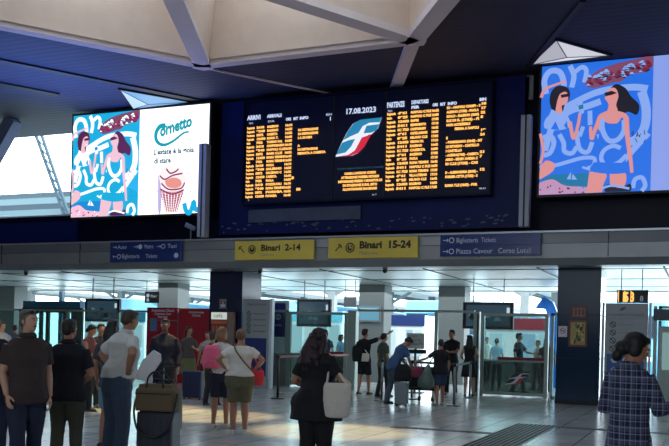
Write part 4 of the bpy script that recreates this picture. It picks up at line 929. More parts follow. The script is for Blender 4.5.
glazing(-27.5, -16.6, 25.2, 2.3, 'long glass partition behind the people at the left', 5, .25)
# right edge ticket machine
r = empty('ticket_machine', (-0.62, 22.6, 0), 0, 'green-grey framed ticket machine at the right edge of the picture', 'machine')
g = MB(); g.box(-1.08, -.25, 22.7, 23.3, 0, 2.0, m_frame); shift(g, r); g.build('cabinet', r, bevel=.02)
g = MB(); g.box(-.98, -.32, 22.68, 22.7, .95, 1.85, mat('machine_screen', (150, 190, 190), .4, emit=.55)); shift(g, r); g.build('touch_screen', r)
g = MB(); g.box(-1.2, .2, 22.7, 23.3, 2.15, 2.42, mat('teal_header', (14, 50, 66), .4)); g.box(-1.2, -1.12, 22.9, 23.1, 0, 2.5, m_frame); shift(g, r); g.build('header', r)

# glass booth on the left
r = empty('glass_booth', (-22.2, 26.4, 0), 0, 'glass booth with blue roof edge behind the brown shirted man', 'booth')
x0 = atY(25, 300, 26.0).x; x1 = atY(82, 300, 26.0).x
g = MB(); g.box(x0, x1, 25.9, 28.0, 2.38, 2.62, mat('booth_teal', (36, 96, 130), .4)); shift(g, r); g.build('roof', r)
g = MB()
for t_ in (0, .3, .42, .72, 1): x = x0+(x1-x0)*t_; g.box(x-.07, x+.07, 25.95, 26.05, 0, 2.38, mat('booth_frame', (46, 66, 74), .4))
g.box(x0, x1, 25.95, 26.05, 2.2, 2.38, mat('booth_frame', (46, 66, 74), .4)); g.box(x1-.45, x1, 25.96, 26.06, 0, 2.3, mat('booth_frame', (46, 66, 74), .4)); shift(g, r); g.build('booth_frame', r)
g = MB(); g.box(x0, x1-.4, 25.99, 26.01, .1, 2.2, m_glass); shift(g, r); g.build('pane', r)
# blue banner
a = atY(272, 303, 26); c = atY(285, 337, 26)
r = empty('blue_banner', ((a.x+c.x)/2, 26, 0), 0, 'narrow dark blue banner in a white frame right of the grey totem', 'banner')
g = MB(); g.box(a.x-.12, c.x+.12, 26.0, 26.05, 0, a.z+.08, m_white); shift(g, r); g.build('banner_frame', r)
g = MB(); g.box(a.x, c.x, 25.98, 26.0, c.z, a.z, mat('banner_blue', (20, 44, 120), .4)); x = (a.x+c.x)/2; ring(g, x, (a.z+c.z)/2+.1, 25.97, .10, .03, m_swh); g.flat([(x-.02, (a.z+c.z)/2), (x+.02, (a.z+c.z)/2), (x+.02, (a.z+c.z)/2+.2), (x-.02, (a.z+c.z)/2+.2)], 25.969, m_swh); g.text('Info', x-.12, c.z+.35, 25.97, .12, m_swh, fitw=.24); shift(g, r); g.build('banner_print', r)

# hanging monitors
m_mon = mat('monitor_dark', (16, 34, 48), 0.3, emit=0.35, ecol=(60, 96, 118)); m_mon2 = mat('monitor_shape', (120, 150, 160), .3, emit=.5); m_monb = mat('monitor_text', (200, 225, 235), .3, emit=.8)
def monitor(pa, pc, y, label, deco):
    a = atY(pa[0], pa[1], y); c = atY(pc[0], pc[1], y)
    r = empty('hanging_monitor', ((a.x+c.x)/2, y, c.z), 0, label, 'monitor')
    g = MB(); g.box(a.x, c.x, y, y+.12, c.z, a.z, m_black); shift(g, r); g.build('monitor_case', r, bevel=.01)
    g = MB(); w_, h_ = c.x-a.x, a.z-c.z; g.box(a.x+.07*w_, c.x-.07*w_, y-.006, y, c.z+.1*h_, a.z-.1*h_, m_mon)
    rr = random.Random(deco)
    for k in range(9):
        x = a.x+w_*rr.uniform(.15, .8); z = c.z+h_*rr.uniform(.15, .55); s_ = rr.uniform(.03, .12)*w_; g.flat([(x-s_, z-.3*s_), (x+s_, z-.2*s_), (x+.4*s_, z+.5*s_), (x-.3*s_, z+.7*s_)], y-.007-.0004*k, (m_mon2, m_black)[k % 2])
    g.box(c.x-.13*w_, c.x-.07*w_, y-.012, y-.01, a.z-.4*h_, a.z-.2*h_, m_monb); shift(g, r); g.build('monitor_picture', r)
    g = MB()
    for t_ in (.2, .8): g.bar((a.x+w_*t_, y+.06, a.z), (a.x+w_*t_, y+.06, ZS), .03, .03, m_grey)
    shift(g, r); g.build('hanger', r)
monitor((85, 298.5), (119, 322), 25.5, 'hanging monitor with dark picture near the left glass booth', 1)
monitor((297, 299), (330, 327), 27, 'hanging monitor behind the left ticket gate', 2)
monitor((463, 302), (513, 329.5), 26.5, 'large hanging monitor above the logo gate', 3)
def hang_sign(pa, pc, y, label, m, txt=None):
    a = atY(pa[0], pa[1], y); c = atY(pc[0], pc[1], y); r = empty('hanging_sign', ((a.x+c.x)/2, y, c.z), 0, label, 'sign')
    g = MB(); g.box(a.x, c.x, y, y+.05, c.z, a.z, m); shift(g, r); g.build('sign_panel', r)
    g = MB(); 
    for t_ in (.1, .9): g.bar((a.x+(c.x-a.x)*t_, y+.02, a.z), (a.x+(c.x-a.x)*t_, y+.02, ZS), .02, .02, m_grey)
    shift(g, r); g.build('hanger', r)
    if txt: g = MB(); disc(g, a.x+.14, (a.z+c.z)/2+.06, y-.01, .07, m_swh); disc(g, a.x+.14, (a.z+c.z)/2-.1, y-.01, .06, m_swh); g.text(txt, a.x+.25, (a.z+c.z)/2, y-.01, .13, m_swh, fitw=(c.x-a.x)*.45); shift(g, r); g.build('lettering', r)
hang_sign((145, 291.5), (159, 303), 27, 'small dark hanging sign with white discs above the red booth', m_ink, 'Bar')
hang_sign((344, 297), (356, 307), 27, 'small grey hanging sign above the thick gate post', m_grey)

# ------------------------------------------------------------------ beyond: columns, platforms, trains
m_gcol = mat('grey_pillar', (112, 118, 118), .6, noise=.08)
for px, w_, y, lab in ((371, .95, 29, 'grey pillar behind the pointing man'), (451, .95, 30, 'grey pillar behind the queue left of the large monitor'), (167, .9, 28, 'grey pillar behind the red booth'), (5, 1.0, 30, 'grey pillar at the far left edge')):
    x = atY(px, 320, y).x; col(x-w_/2, x+w_/2, y, y+.8, m_gcol, 'concrete_pillar', lab, joints=False)
a = atY(357.5, 305, 28.9); c = atY(380, 322, 28.9)
r = empty('pillar_poster', ((a.x+c.x)/2, 28.9, c.z), 0, 'pale blue lit poster on the pillar behind the pointing man', 'poster'); g = MB(); g.box(a.x, c.x, 28.9, 28.98, c.z, a.z, m_grey); shift(g, r); g.build('poster_case', r)
g = MB(); g.box(a.x+.05, c.x-.05, 28.89, 28.9, c.z+.05, a.z-.05, mat('poster_blue', (110, 180, 210), .4, emit=.7)); g.box(a.x+.12, c.x-.12, 28.885, 28.89, a.z-.22, a.z-.12, m_swh); shift(g, r); g.build('poster_print', r)
m_canopy = mat('canopy_white', (222, 228, 224), .7, noise=.06, scale=.6); m_train = mat('train_teal', (70, 130, 160), .35, noise=.15, scale=.4); m_trainw = mat('train_glass', (20, 40, 60), .15)
m_plinth = mat('platform_edge', (150, 150, 145), .7)
def canopy(x, z, w_, label):
    r = empty('platform_canopy', (x, 40, 0), 0, label, 'canopy')
    g = MB(); g.box(x-w_/2, x+w_/2, 38, 150, z, z+.35, m_canopy); g.box(x-w_/2, x-w_/2+.1, 38, 150, z-.25, z, m_grey); g.box(x+w_/2-.1, x+w_/2, 38, 150, z-.25, z, m_grey); shift(g, r); g.build('roof', r)
    for y in range(42, 110, 9): g = MB(); g.box(x-.2, x+.2, y, y+.4, 0, z, m_grey); g.bar((x, y+.2, z-.9), (x-w_/2+.3, y+.2, z-.1), .12, .16, m_grey); g.bar((x, y+.2, z-.9), (x+w_/2-.3, y+.2, z-.1), .12, .16, m_grey); shift(g, r); g.build('support', r)
for x, lab in ((-48, 'white platform canopy farthest to the left'), (-38, 'white platform canopy behind the left glass booth'), (-28, 'white platform canopy beyond the red booth'), (-18, 'white platform canopy beyond the left ticket gate'), (-8, 'white platform canopy beyond the logo gate')): canopy(x, 4.6, 3.6, lab)
def train(x, label, m):
    r = empty('train', (x, 44, 0), 0, label, 'train')
    g = MB(); g.profile([(44, -.02), (43.2, 1.0), (43.5, 2.2), (44.3, 3.6), (130, 3.6), (130, -.02)], x-1.45, x+1.45, m); shift(g, r); g.build('carriage', r, bevel=.1)
    g = MB(); g.box(x+1.451, x+1.47, 45, 128, 1.9, 2.7, m_trainw); g.box(x-1.47, x-1.451, 45, 128, 1.9, 2.7, m_trainw); g.box(x-1.1, x+1.1, 43.3, 43.6, 1.9, 2.9, m_trainw); shift(g, r); g.build('windows', r)
    g = MB(); g.box(x+1.46, x+1.475, 44.5, 129, 1.0, 1.25, m_white); g.box(x-.9, x+.9, 43.1, 43.3, .8, 1.0, m_white); shift(g, r); g.build('stripe', r)
train(-33, 'teal train standing far left beyond the booth', m_train); train(-23, 'teal train beyond the red booth', m_train); train(-13.2, 'teal train beyond the left ticket gate', m_train)
train(-3.2, 'teal train beyond the logo gate, partly behind the right column', m_train)
# shops and lit panels just beyond the gates
def shop(px0, px1, py0, y, label, m, hdr, hd_txt=None):
    a = atY(px0, py0, y); c = atY(px1, py0, y); r = empty('kiosk', ((a.x+c.x)/2, y, 0), 0, label, 'kiosk')
    z = a.z; g = MB(); g.box(a.x, c.x, y, y+2, 0, z, m); shift(g, r); g.build('walls', r)
    g = MB(); g.box(a.x-.05, c.x+.05, y-.06, y, z-.45, z, hdr); shift(g, r); g.build('header', r)
    g = MB(); w_ = c.x-a.x
    for k in range(4): g.box(a.x+w_*(.06+k*.235), a.x+w_*(.25+k*.235), y-.03, y, .9, z-.6, mat('shop_lit%d' % (k % 3), ((190, 222, 230), (225, 240, 242), (150, 190, 215))[k % 3], .4, emit=1.1))
    g.box(a.x, c.x, y-.5, y-.03, 0, .85, mat('shop_counter', (150, 165, 170), .5)); shift(g, r); g.build('shopfront', r)
shop(387, 424, 315, 35, 'pale kiosk with lit front beyond the queue', m_white, mat('hdr_navy', (20, 40, 90), .4))
shop(429, 444, 313, 37.5, 'narrow teal fronted kiosk right of the pale kiosk', m_grey, mat('hdr_teal', (24, 90, 110), .4))
shop(486, 556, 318, 34.5, 'bright kiosk with red header seen through the logo gate', m_white, mat('hdr_red', (150, 40, 50), .4))
shop(92, 145, 312, 36, 'white kiosk seen between the left booth and the red booth', m_white, mat('hdr_teal', (24, 90, 110), .4))
shop(290, 342, 311, 36, 'pale kiosk seen through the left ticket gate', m_white, mat('hdr_sky', (110, 180, 200), .4))
# blue sculptural advert
r = empty('blue_totem', (atY(545, 340, 31).x, 31, 0), 0, 'tall bright blue curved advertising totem behind the logo gate', 'totem')
pts = [(535, 308), (544, 296), (553, 302), (557, 312), (556, 345), (557, 392), (548, 392), (549, 345), (549, 318), (545, 309)]
P3 = [atY(q[0], q[1], 31) for q in pts]; g = MB(); n_ = len(P3)
for dy in (0, .25): g.flat([(p.x, p.z) for p in P3], 31+dy, mat('totem_vivid', (20, 120, 220), .4))
g.add([(p.x, 31, p.z) for p in P3]+[(p.x, 31.25, p.z) for p in P3], [(k, (k+1) % n_, n_+(k+1) % n_, n_+k) for k in range(n_)], mat('totem_vivid', (20, 120, 220), .4)); shift(g, r); g.build('totem_body', r)
# notice stand among the queue
a = atY(407, 333, 24.2); c = atY(424, 349, 24.2)
r = empty('notice_board', ((a.x+c.x)/2, 24.2, 0), 0, 'pale notice with dark lettering standing beside the bending man', 'sign')
g = MB(); g.box(a.x, c.x, 24.2, 24.24, c.z, a.z, mat('notice_paper', (190, 196, 190), .6)); shift(g, r); g.build('notice_sheet', r)
g = MB(); 
for k, tx in enumerate(('SOLO', 'VIAGGIATORI', 'CON BIGLIETTO')): g.text(tx, a.x+.04, a.z-.12-k*.11, 24.19, .09, m_ink, fitw=(c.x-a.x)*(.5, .75, .85)[k])
g.box(a.x-.06, c.x+.06, 24.18, 24.26, c.z-.14, c.z-.02, m_black); shift(g, r); g.build('lettering', r)
g = MB(); g.bar(((a.x+c.x)/2, 24.22, 0), ((a.x+c.x)/2, 24.22, c.z), .06, .06, m_black); g.box((a.x+c.x)/2-.25, (a.x+c.x)/2+.25, 24.05, 24.4, 0, .03, m_black); shift(g, r); g.build('stand', r)

# stanchions with belts
def stanchion(px, D, label, h=1.0, m=None):
    p = onground(px, D); r = empty('queue_stanchion', (p.x, p.y, 0), 0, label, 'stanchion'); m = m or m_chrome
    g = MB(); g.tube([(0, 0, 0), (0, 0, .02), (0, 0, .035)], [.18, .18, .05], m, n=20); g.build('base', r, True)
    g = MB(); g.tube([(0, 0, .02), (0, 0, h-.06)], .03, m, n=12); g.build('post', r, True)
    g = MB(); g.tube([(0, 0, h-.08), (0, 0, h)], .042, m_black, n=12); g.build('belt_head', r, True); return p
s1 = stanchion(279, 21.5, 'dark steel queue post left of the large woman', 1.08, mat('dark_steel', (52, 56, 58), .35, metal=.8))
s2 = stanchion(383, 21.6, 'steel queue post before the person in olive', 1.05)
s3 = stanchion(413, 22.6, 'steel queue post behind the bending man')
s4 = stanchion(455.5, 20.6, 'steel queue post beside the woman with the patterned bag')
s5 = stanchion(471, 23.6, 'steel queue post at the feet of the dress woman')
for (a, b_, z, m, lab) in ((s3, s4, .96, m_black, 'black queue belt stretched behind the bending man'), (s4, s5, .95, m_black, 'black queue belt from the near post to the dress woman'),):
    g = MB(); d_ = (b_-a).normalized()*.05; g.bar((a.x+d_.x, a.y+d_.y, z), (b_.x-d_.x, b_.y-d_.y, z), .006, .06, m); tag(g.build('queue_belt'), lab, 'belt')
a_ = onground(283, 21.8); b_ = Vector((-10, 24.4, 0)); g = MB(); g.bar((s1.x, s1.y, 1.03), (-9.75, 24.36, 1.03), .006, .06, m_tape); tag(g.build('queue_belt'), 'red queue belt running behind the large woman', 'belt')
# floor drain grate
g = MB(); gm = mat('grate_steel', (46, 50, 54), .4, metal=.6); x0, x1, y0, y1 = -3.22, -2.5, 11.2, 16.55
g.box(x0, x1, y0, y1, .0, .004, m_slot)
for k in range(10): x = x0+(x1-x0)*k/9; g.box(x-.012, x+.012, y0, y1, .004, .012, gm)
k = y0
while k < y1: g.box(x0, x1, k, k+.03, .004, .0125, gm); k += .12
tag(g.build('floor_grate'), 'dark metal grate set in the floor left of the plaid shirt woman', 'grate')
# platform truss roof outside the left windows
r = empty('steel_truss', (-24, 30, 0), 0, 'slanted steel truss outside the left upper windows', 'truss')
g = MB(); a = atY(34, 130, 33.4); c = atY(64, 214, 33.4); g.bar(tuple(a), tuple(c), .12, .12, mat('truss_blue', (34, 62, 78), .5)); a2 = a+Vector((.35, 0, 0)); c2 = c+Vector((.25, 0, 0)); g.bar(tuple(a2), tuple(c2), .12, .12, mat('truss_blue', (34, 62, 78), .5))
for k in range(9):
    t_ = k/9; g.bar(tuple(a.lerp(c, t_)), tuple(a2.lerp(c2, t_+.11)), .05, .05, mat('truss_blue', (34, 62, 78), .5))
g.bar((c.x, 33.4, -.02), (c.x, 33.4, c.z), .2, .2, mat('truss_blue', (34, 62, 78), .5)); shift(g, r); g.build('lattice', r)
g = MB()
for k, z in enumerate((7.1, 8.1, 9.2, 10.3)): y = 34+k*4; g.box(-60, -14, y, y+1.6, z, z+.35, (mat('roof_grey', (96, 116, 124), .6), mat('roof_slate', (40, 58, 70), .6))[k % 2])
[g.box(-42.3, -42, 34.5+k*4, 34.8+k*4, -.02, 7.1+k*1.05, m_grey) for k in range(4)]; g.bar((-42, 34.6, 6.6), (-42, 47, 6.6), .2, .2, m_grey); g.bar((-42, 34.6, 6.6), (-42, 34.7, 10.6), .2, .2, m_grey); tag(g.build('station_roof'), 'layered white and grey station roofs outside the left upper windows', 'roof')
# ------------------------------------------------------------------ the crowd
def strap(pts, w, m, root, name='strap', n=6): g = MB(); g.tube(smooth(pts), w, m, n=n, ell=.35); return g
tr_dk = fabric('navy_denim', (34, 42, 66)); black = fabric('black', (16, 17, 24)); 
# nearest figures
P1 = person('person', 28, 8.6, 1.73, 14, 'man in brown polo shirt with sunglasses on his head, facing the camera at left', 'fair', ('untucked', fabric('brown', (58, 46, 44))), ('trousers', fabric('dark_denim', (30, 38, 62))), ('short', (92, 84, 78)), near=True, girth=1.12, head=math.radians(28), sleeve=.46, step=.12, shoulders=1.0,
      armL=((.22, .04, 1.10), (.22, -.04, .86)), armR=((-.22, .05, 1.10), (-.20, -.08, .88)))
g = MB(); hd = P1['hd']
for e in (-1, 1): g.ball(hd((e*.030, -.066, .085)), (.026, .012, .018), m_black)
g.tube([hd((-.075, 0, .055)), hd((-.055, -.055, .085)), hd((.055, -.055, .085)), hd((.075, 0, .055))], .0035, m_black, n=6); g.build('sunglasses', P1['root'], True)
P2 = person('person', 69, 9.4, 1.66, 172, 'man seen from behind in black polo shirt and olive trousers', 'tan', ('untucked', fabric('black_polo', (17, 20, 32))), ('trousers', fabric('olive_drab', (70, 72, 58))), ('short', (34, 28, 26)), near=True, girth=1.10, head=math.radians(-28), sleeve=.5, step=.05, shoulders=1.0,
      armL=((.22, .0, 1.13), (.12, -.20, 1.05)), armR=((-.25, .02, 1.13), (-.14, -.20, 1.02)))
P3_ = person('person', 118, 10.2, 1.81, 118, 'man in white polo shirt with hands on hips, in profile facing right', 'tan', ('tucked', fabric('white_polo', (205, 205, 200))), ('trousers', fabric('steel_denim', (62, 78, 100))), ('short', (64, 52, 44)), near=True, girth=1.28, lean=.20, sleeve=.5, step=.03, shoulders=1.06,
      armL=((.42, .06, 1.20), (.24, -.10, 1.04)), armR=((-.40, .10, 1.22), (-.22, .0, 1.04)), hands={1: ((-.7, -.3, -.5), (-.6, 0, .3)), -1: ((.6, -.4, -.6), (.6, 0, .3))})
g = MB(); g.rings([(0, 0, .975, .172, .140), (0, 0, 1.01, .170, .138)], m_black, n=24, xf=P3_['bend']); g.build('belt', P3_['root'], True)
P4 = person('person', 113, 11.6, 1.70, 150, 'person in pale blue shorts behind the white polo man', 'tan', ('untucked', fabric('slate', (60, 66, 76))), ('shorts', fabric('pale_blue', (110, 150, 165))), ('curly', (26, 22, 22)), girth=1.0, step=.05, sleeve=.5)
P5 = person('person', 318, 9.3, 1.63, 158, 'large woman in black seen from behind with a white tote on her shoulder', 'tan', ('tunic', fabric('black_knit', (13, 14, 19))), ('trousers', fabric('black_trousers', (17, 17, 24))), ('mane', (40, 20, 24)), near=True, girth=1.42, fem=True, head=math.radians(-38), nod=.12, sleeve=.5, step=.04, shoulders=1.0,
      armL=((.26, .02, 1.15), (.18, -.2, 1.05)), armR=((-.31, .02, 1.16), (-.30, -.24, 1.10)), hipw=1.12)
P6 = person('person', 631, 6.5, 1.62, 146, 'woman in blue plaid shirt at right, looking down at a phone', 'tan', None, ('trousers', fabric('navy_trousers', (24, 28, 44))), ('wrapped', (14, 11, 13)), near=True, girth=1.0, fem=True, head=math.radians(-48), nod=.35, sleeve=.62, step=.03, shoulders=.96,
      armL=((.24, -.02, 1.15), (.12, -.22, 1.12)), armR=((-.25, -.03, 1.16), (-.26, -.32, 1.20)), hands={1: ((-.5, -.8, .25), (-.2, .4, .9)), -1: ((.4, -.9, .3), (.3, .3, .9))})
# two women standing mid-left
P7 = person('person', 222, 14.4, 1.66, 168, 'blonde woman in white top and navy shorts with a pink backpack', 'tan', ('sleeveless', fabric('white_vest', (200, 196, 192))), ('shorts', fabric('navy_shorts', (26, 30, 54))), ('bob', (128, 92, 62)), fem=True, girth=1.05, step=.05, head=math.radians(-20), shoes=(200, 190, 180),
      armL=((.25, .0, 1.14), (.12, -.2, 1.08)), armR=((-.22, .02, 1.13), (-.12, -.2, 1.08)))
P8 = person('person', 241, 13.6, 1.63, 182, 'woman in white t-shirt and khaki shorts, elbows out, holding a red bag', 'tan', ('crop', fabric('cream_tee', (214, 208, 198))), ('shorts', fabric('khaki', (92, 88, 66))), ('bun', (104, 76, 50)), fem=True, girth=1.28, step=.02, shoes=(215, 212, 208), sleeve=.42,
      armL=((.44, .06, 1.20), (.22, -.06, 1.05)), armR=((-.44, .06, 1.20), (-.22, -.06, 1.05)), hands={1: ((-.5, -.2, -.7), (-.5, 0, .3)), -1: ((.5, -.2, -.7), (.5, 0, .3))}, hipw=1.10)
# figures left background
person('person', 90, 16.9, 1.68, 60, 'woman in sleeveless salmon top and black trousers looking down at left', 'tan', ('sleeveless', fabric('salmon', (120, 70, 66))), ('trousers', black), ('low_bun', (22, 18, 18)), fem=True, nod=.4, step=.08, armL=((.18, -.12, 1.16), (.05, -.28, 1.2)), armR=((-.2, -.05, 1.14), (-.08, -.28, 1.12)))
person('person', 101, 17.8, 1.70, 20, 'dark dressed person just right of the salmon top woman', 'tan', ('untucked', fabric('ink', (24, 26, 40))), ('trousers', black), ('short', (20, 18, 18)))
person('person', 165, 16.0, 1.80, -8, 'man all in dark clothes standing in front of the red booth', 'deep', ('untucked', fabric('midnight', (18, 22, 40))), ('trousers', fabric('midnight', (18, 22, 40))), ('short', (16, 14, 14)), girth=1.12, sleeve=.95)
person('person', 189, 21.5, 1.72, 25, 'dark haired woman in olive skirt standing behind the navy suitcase', 'tan', ('crop', fabric('charcoal_top', (70, 64, 66))), ('skirt', fabric('olive_skirt', (98, 100, 70))), ('long', (24, 18, 20)), fem=True, armL=((.2, -.1, 1.15), (.05, -.25, 1.2)))
person('person', 208, 23.0, 1.62, -20, 'person in pale grey top beside the navy column', 'tan', ('untucked', fabric('pale_grey', (150, 150, 150))), ('trousers', black), ('short', (26, 22, 22)), armL=((.18, -.14, 1.2), (.02, -.25, 1.28)))
person('person', 213, 19.0, 1.58, 150, 'dark haired person half hidden behind the blonde woman', 'tan', ('untucked', fabric('ink', (24, 26, 40))), ('trousers', black), ('short', (18, 16, 18)))
person('person', 2, 21.0, 1.72, 30, 'light shirted person at the far left edge in the distance', 'fair', ('untucked', fabric('lilac_grey', (150, 158, 170))), ('trousers', tr_dk), ('short', (40, 32, 28)))
person('person', 15, 27.0, 1.68, 160, 'distant person left of the booth in grey', 'fair', ('untucked', fabric('teal_grey', (96, 120, 124))), ('trousers', tr_dk), ('short', (60, 48, 40)), loc=None)
person('person', -7, 8.8, 1.70, 10, 'dark sleeved person cut off by the left picture edge', 'tan', ('untucked', fabric('ink', (24, 26, 40))), ('trousers', tr_dk), ('short', (20, 18, 18)), near=True)
# queue at the gates
P9 = person('person', 365, 24.0, 1.80, 150, 'man in black with a cream shoulder bag pointing to the right', 'tan', ('untucked', fabric('black_tee', (18, 20, 28))), ('shorts', fabric('black_shorts', (18, 22, 36))), ('short', (22, 18, 18)), head=math.radians(-30), sleeve=.5, armL=((.22, .05, 1.14), (.22, -.12, 1.0)), armR=((-.38, -.12, 1.50), (-.60, -.22, 1.64)), curl=.2)
person('person', 384, 23.2, 1.69, 120, 'person in olive t-shirt partly behind the bending blue shirt man', 'tan', ('untucked', fabric('olive_tee', (62, 74, 62))), ('trousers', fabric('dark_green', (28, 34, 34))), ('short', (20, 18, 18)), step=.1)
P10 = person('person', 394, 20.7, 1.72, 112, 'man in blue shirt and grey trousers bending over his luggage', 'tan', ('untucked', fabric('mid_blue', (54, 82, 122))), ('trousers', fabric('grey_blue', (66, 78, 92))), ('short', (26, 24, 26)), lean=.50, nod=.5, girth=1.1, step=.10, armL=((.20, -.20, 1.20), (.14, -.36, 1.05)), armR=((-.20, -.22, 1.20), (-.14, -.38, 1.05)))
P11 = person('person', 441, 20.6, 1.56, 196, 'woman in black top and blue skirt with a patterned bag on her arm', 'tan', ('untucked', fabric('black_blouse', (16, 18, 28))), ('shorts', fabric('denim_skirt', (44, 58, 92))), ('short', (18, 16, 18)), fem=True, girth=1.12, armL=((.36, -.02, 1.24), (.50, -.12, 1.18)), shoes=(170, 165, 160))
person('person', 452, 25.0, 1.85, -12, 'man in black waistcoat standing with bare forearms behind the queue', 'tan', ('untucked', fabric('black_vest', (14, 16, 22))), ('trousers', fabric('black_trousers', (17, 17, 24))), ('short', (20, 18, 18)), head=math.radians(-35), armL=((.18, -.14, 1.16), (.02, -.28, 1.14)), armR=((-.26, .0, 1.14), (-.2, -.2, 1.0)))
P12 = person('person', 470, 24.2, 1.70, 178, 'woman in short black dress with crossed straps left of the logo gate', 'fair', ('sleeveless', fabric('black_dress', (18, 20, 26))), ('skirt', fabric('black_dress', (18, 20, 26))), ('curly', (26, 22, 22)), fem=True, armL=((.24, -.02, 1.14), (.18, -.2, 1.04)), armR=((-.24, -.02, 1.14), (-.18, -.18, 1.04)))
# behind the gates
person('person', 497, 30.0, 1.66, 165, 'woman in pale blue top seen through the left side of the logo gate', 'fair', ('untucked', fabric('ice_blue', (150, 180, 196))), ('trousers', tr_dk), ('ponytail', (40, 30, 28)), fem=True)
person('person', 519, 26.6, 1.82, 70, 'man with dark backpack walking right behind the logo gate', 'fair', ('untucked', fabric('charcoal_blue', (32, 40, 60))), ('trousers', tr_dk), ('short', (30, 26, 24)), armL=((.2, -.18, 1.18), (.14, -.36, 1.16)), step=.2)
person('person', 538, 28.5, 1.62, -60, 'person in grey talking behind the right side of the logo gate', 'tan', ('untucked', fabric('stone', (110, 104, 110))), ('trousers', tr_dk), ('short', (40, 30, 28)))
person('person', 547, 27.5, 1.70, 170, 'person in navy standing beside the gate hinge, nearest the right column', 'tan', ('untucked', fabric('ink', (24, 26, 40))), ('trousers', tr_dk), ('curly', (40, 26, 24)))
person('person', 326, 29.0, 1.76, 160, 'person in dark blue behind the left ticket gate', 'fair', ('untucked', fabric('deep_blue', (26, 48, 84))), ('trousers', tr_dk), ('short', (30, 26, 24)))
person('person', 341, 30.5, 1.66, 60, 'person in light blue seen at the right of the left ticket gate', 'fair', ('untucked', fabric('sky_top', (110, 150, 176))), ('trousers', tr_dk), ('bob', (50, 36, 30)), fem=True)
person('person', 487, 33.0, 1.70, 20, 'distant person in the bright opening behind the dress woman', 'fair', ('untucked', fabric('ivory', (196, 196, 188))), ('trousers', tr_dk), ('short', (40, 32, 28)))

# plaid shirt
m = bpy.data.materials.new('blue_plaid'); m.use_nodes = True; t = m.node_tree; b = t.nodes['Principled BSDF']; b.inputs['Roughness'].default_value = .9
tc = t.nodes.new('ShaderNodeTexCoord'); sp = t.nodes.new('ShaderNodeSeparateXYZ'); t.links.new(tc.outputs['Object'], sp.inputs[0])
def mth(op, a, b_=None, v=None):
    n = t.nodes.new('ShaderNodeMath'); n.operation = op
    if isinstance(a, (int, float)): n.inputs[0].default_value = a
    else: t.links.new(a, n.inputs[0])
    if b_ is not None:
        if isinstance(b_, (int, float)): n.inputs[1].default_value = b_
        else: t.links.new(b_, n.inputs[1])
    return n.outputs[0]
def stripe(s, per, wd, off=0.0): return mth('LESS_THAN', mth('FRACT', mth('ADD', mth('MULTIPLY', s, 1/per), off+50)), wd)
X = mth('ADD', sp.outputs[0], mth('MULTIPLY', sp.outputs[1], .8))
f = mth('ADD', mth('MULTIPLY', stripe(X, .046, .16), .5), mth('MULTIPLY', stripe(sp.outputs[2], .046, .16), .5))
f2 = mth('ADD', mth('MULTIPLY', stripe(X, .092, .45, .3), .12), mth('MULTIPLY', stripe(sp.outputs[2], .092, .45, .3), .12))
cr = t.nodes.new('ShaderNodeValToRGB'); cr.color_ramp.elements[0].color = rgb(20, 26, 56); cr.color_ramp.elements[1].color = rgb(150, 156, 186); t.links.new(mth('ADD', mth('MULTIPLY', f, .85), f2), cr.inputs[0]); t.links.new(cr.outputs[0], b.inputs['Base Color'])
s = P6['s']; bend = P6['bend']; t_ = MB(); g_ = 1.10; hw = .165
t_.rings([(0, .0, .70, .200, .155), (0, 0, .80, .198, .156), (0, 0, .90, .186, .148), (0, 0, 1.02, .160, .130), (0, 0, 1.14, .156, .128), (0, 0, 1.26, .164, .132), (0, .012, 1.34, .172, .128), (0, .012, 1.40, .172, .112), (0, .012, 1.445, .150, .096), (0, .012, 1.475, .092, .08), (0, .012, 1.49, .072, .07)], m, n=26, xf=bend)
t_.tube([bend((0, .012, 1.455)), bend((0, .008, 1.510))], [.080*s, .062*s], m, n=16)
for sd in (1, -1):
    S, E, Wr = P6['AR'][sd]; t_.tube([S, S.lerp(E, .5), E, E.lerp(Wr, .5)], [.074*s, .068*s, .064*s, .056*s], m, n=14)
link(folds(remesh(t_, .010, 2, 'shirt'), .010), 'shirt', P6['root'], [m])
# phone in her hand
def world_of(info, p): return Matrix.Translation(info['root'].location) @ Matrix.Rotation(info['rz'], 4, 'Z') @ Vector(p)
S, E, Wr = P6['AR'][-1]; pw = world_of(P6, Wr+Vector((.04, -.13, .05)))
ph = empty('smartphone', pw, P6['rz'], 'dark smartphone held by the plaid shirt woman', 'phone'); g = MB(); g.box(-.036, .036, -.005, .005, -.07, .07, m_black); o = g.build('phone_body', ph, bevel=.004); o.rotation_euler = (-.9, 0, 0)
g = MB(); g.box(-.032, .032, .005, .0065, -.063, .063, mat('phone_glow', (120, 140, 160), .3, emit=.6)); o = g.build('phone_screen', ph); o.rotation_euler = (-.9, 0, 0)

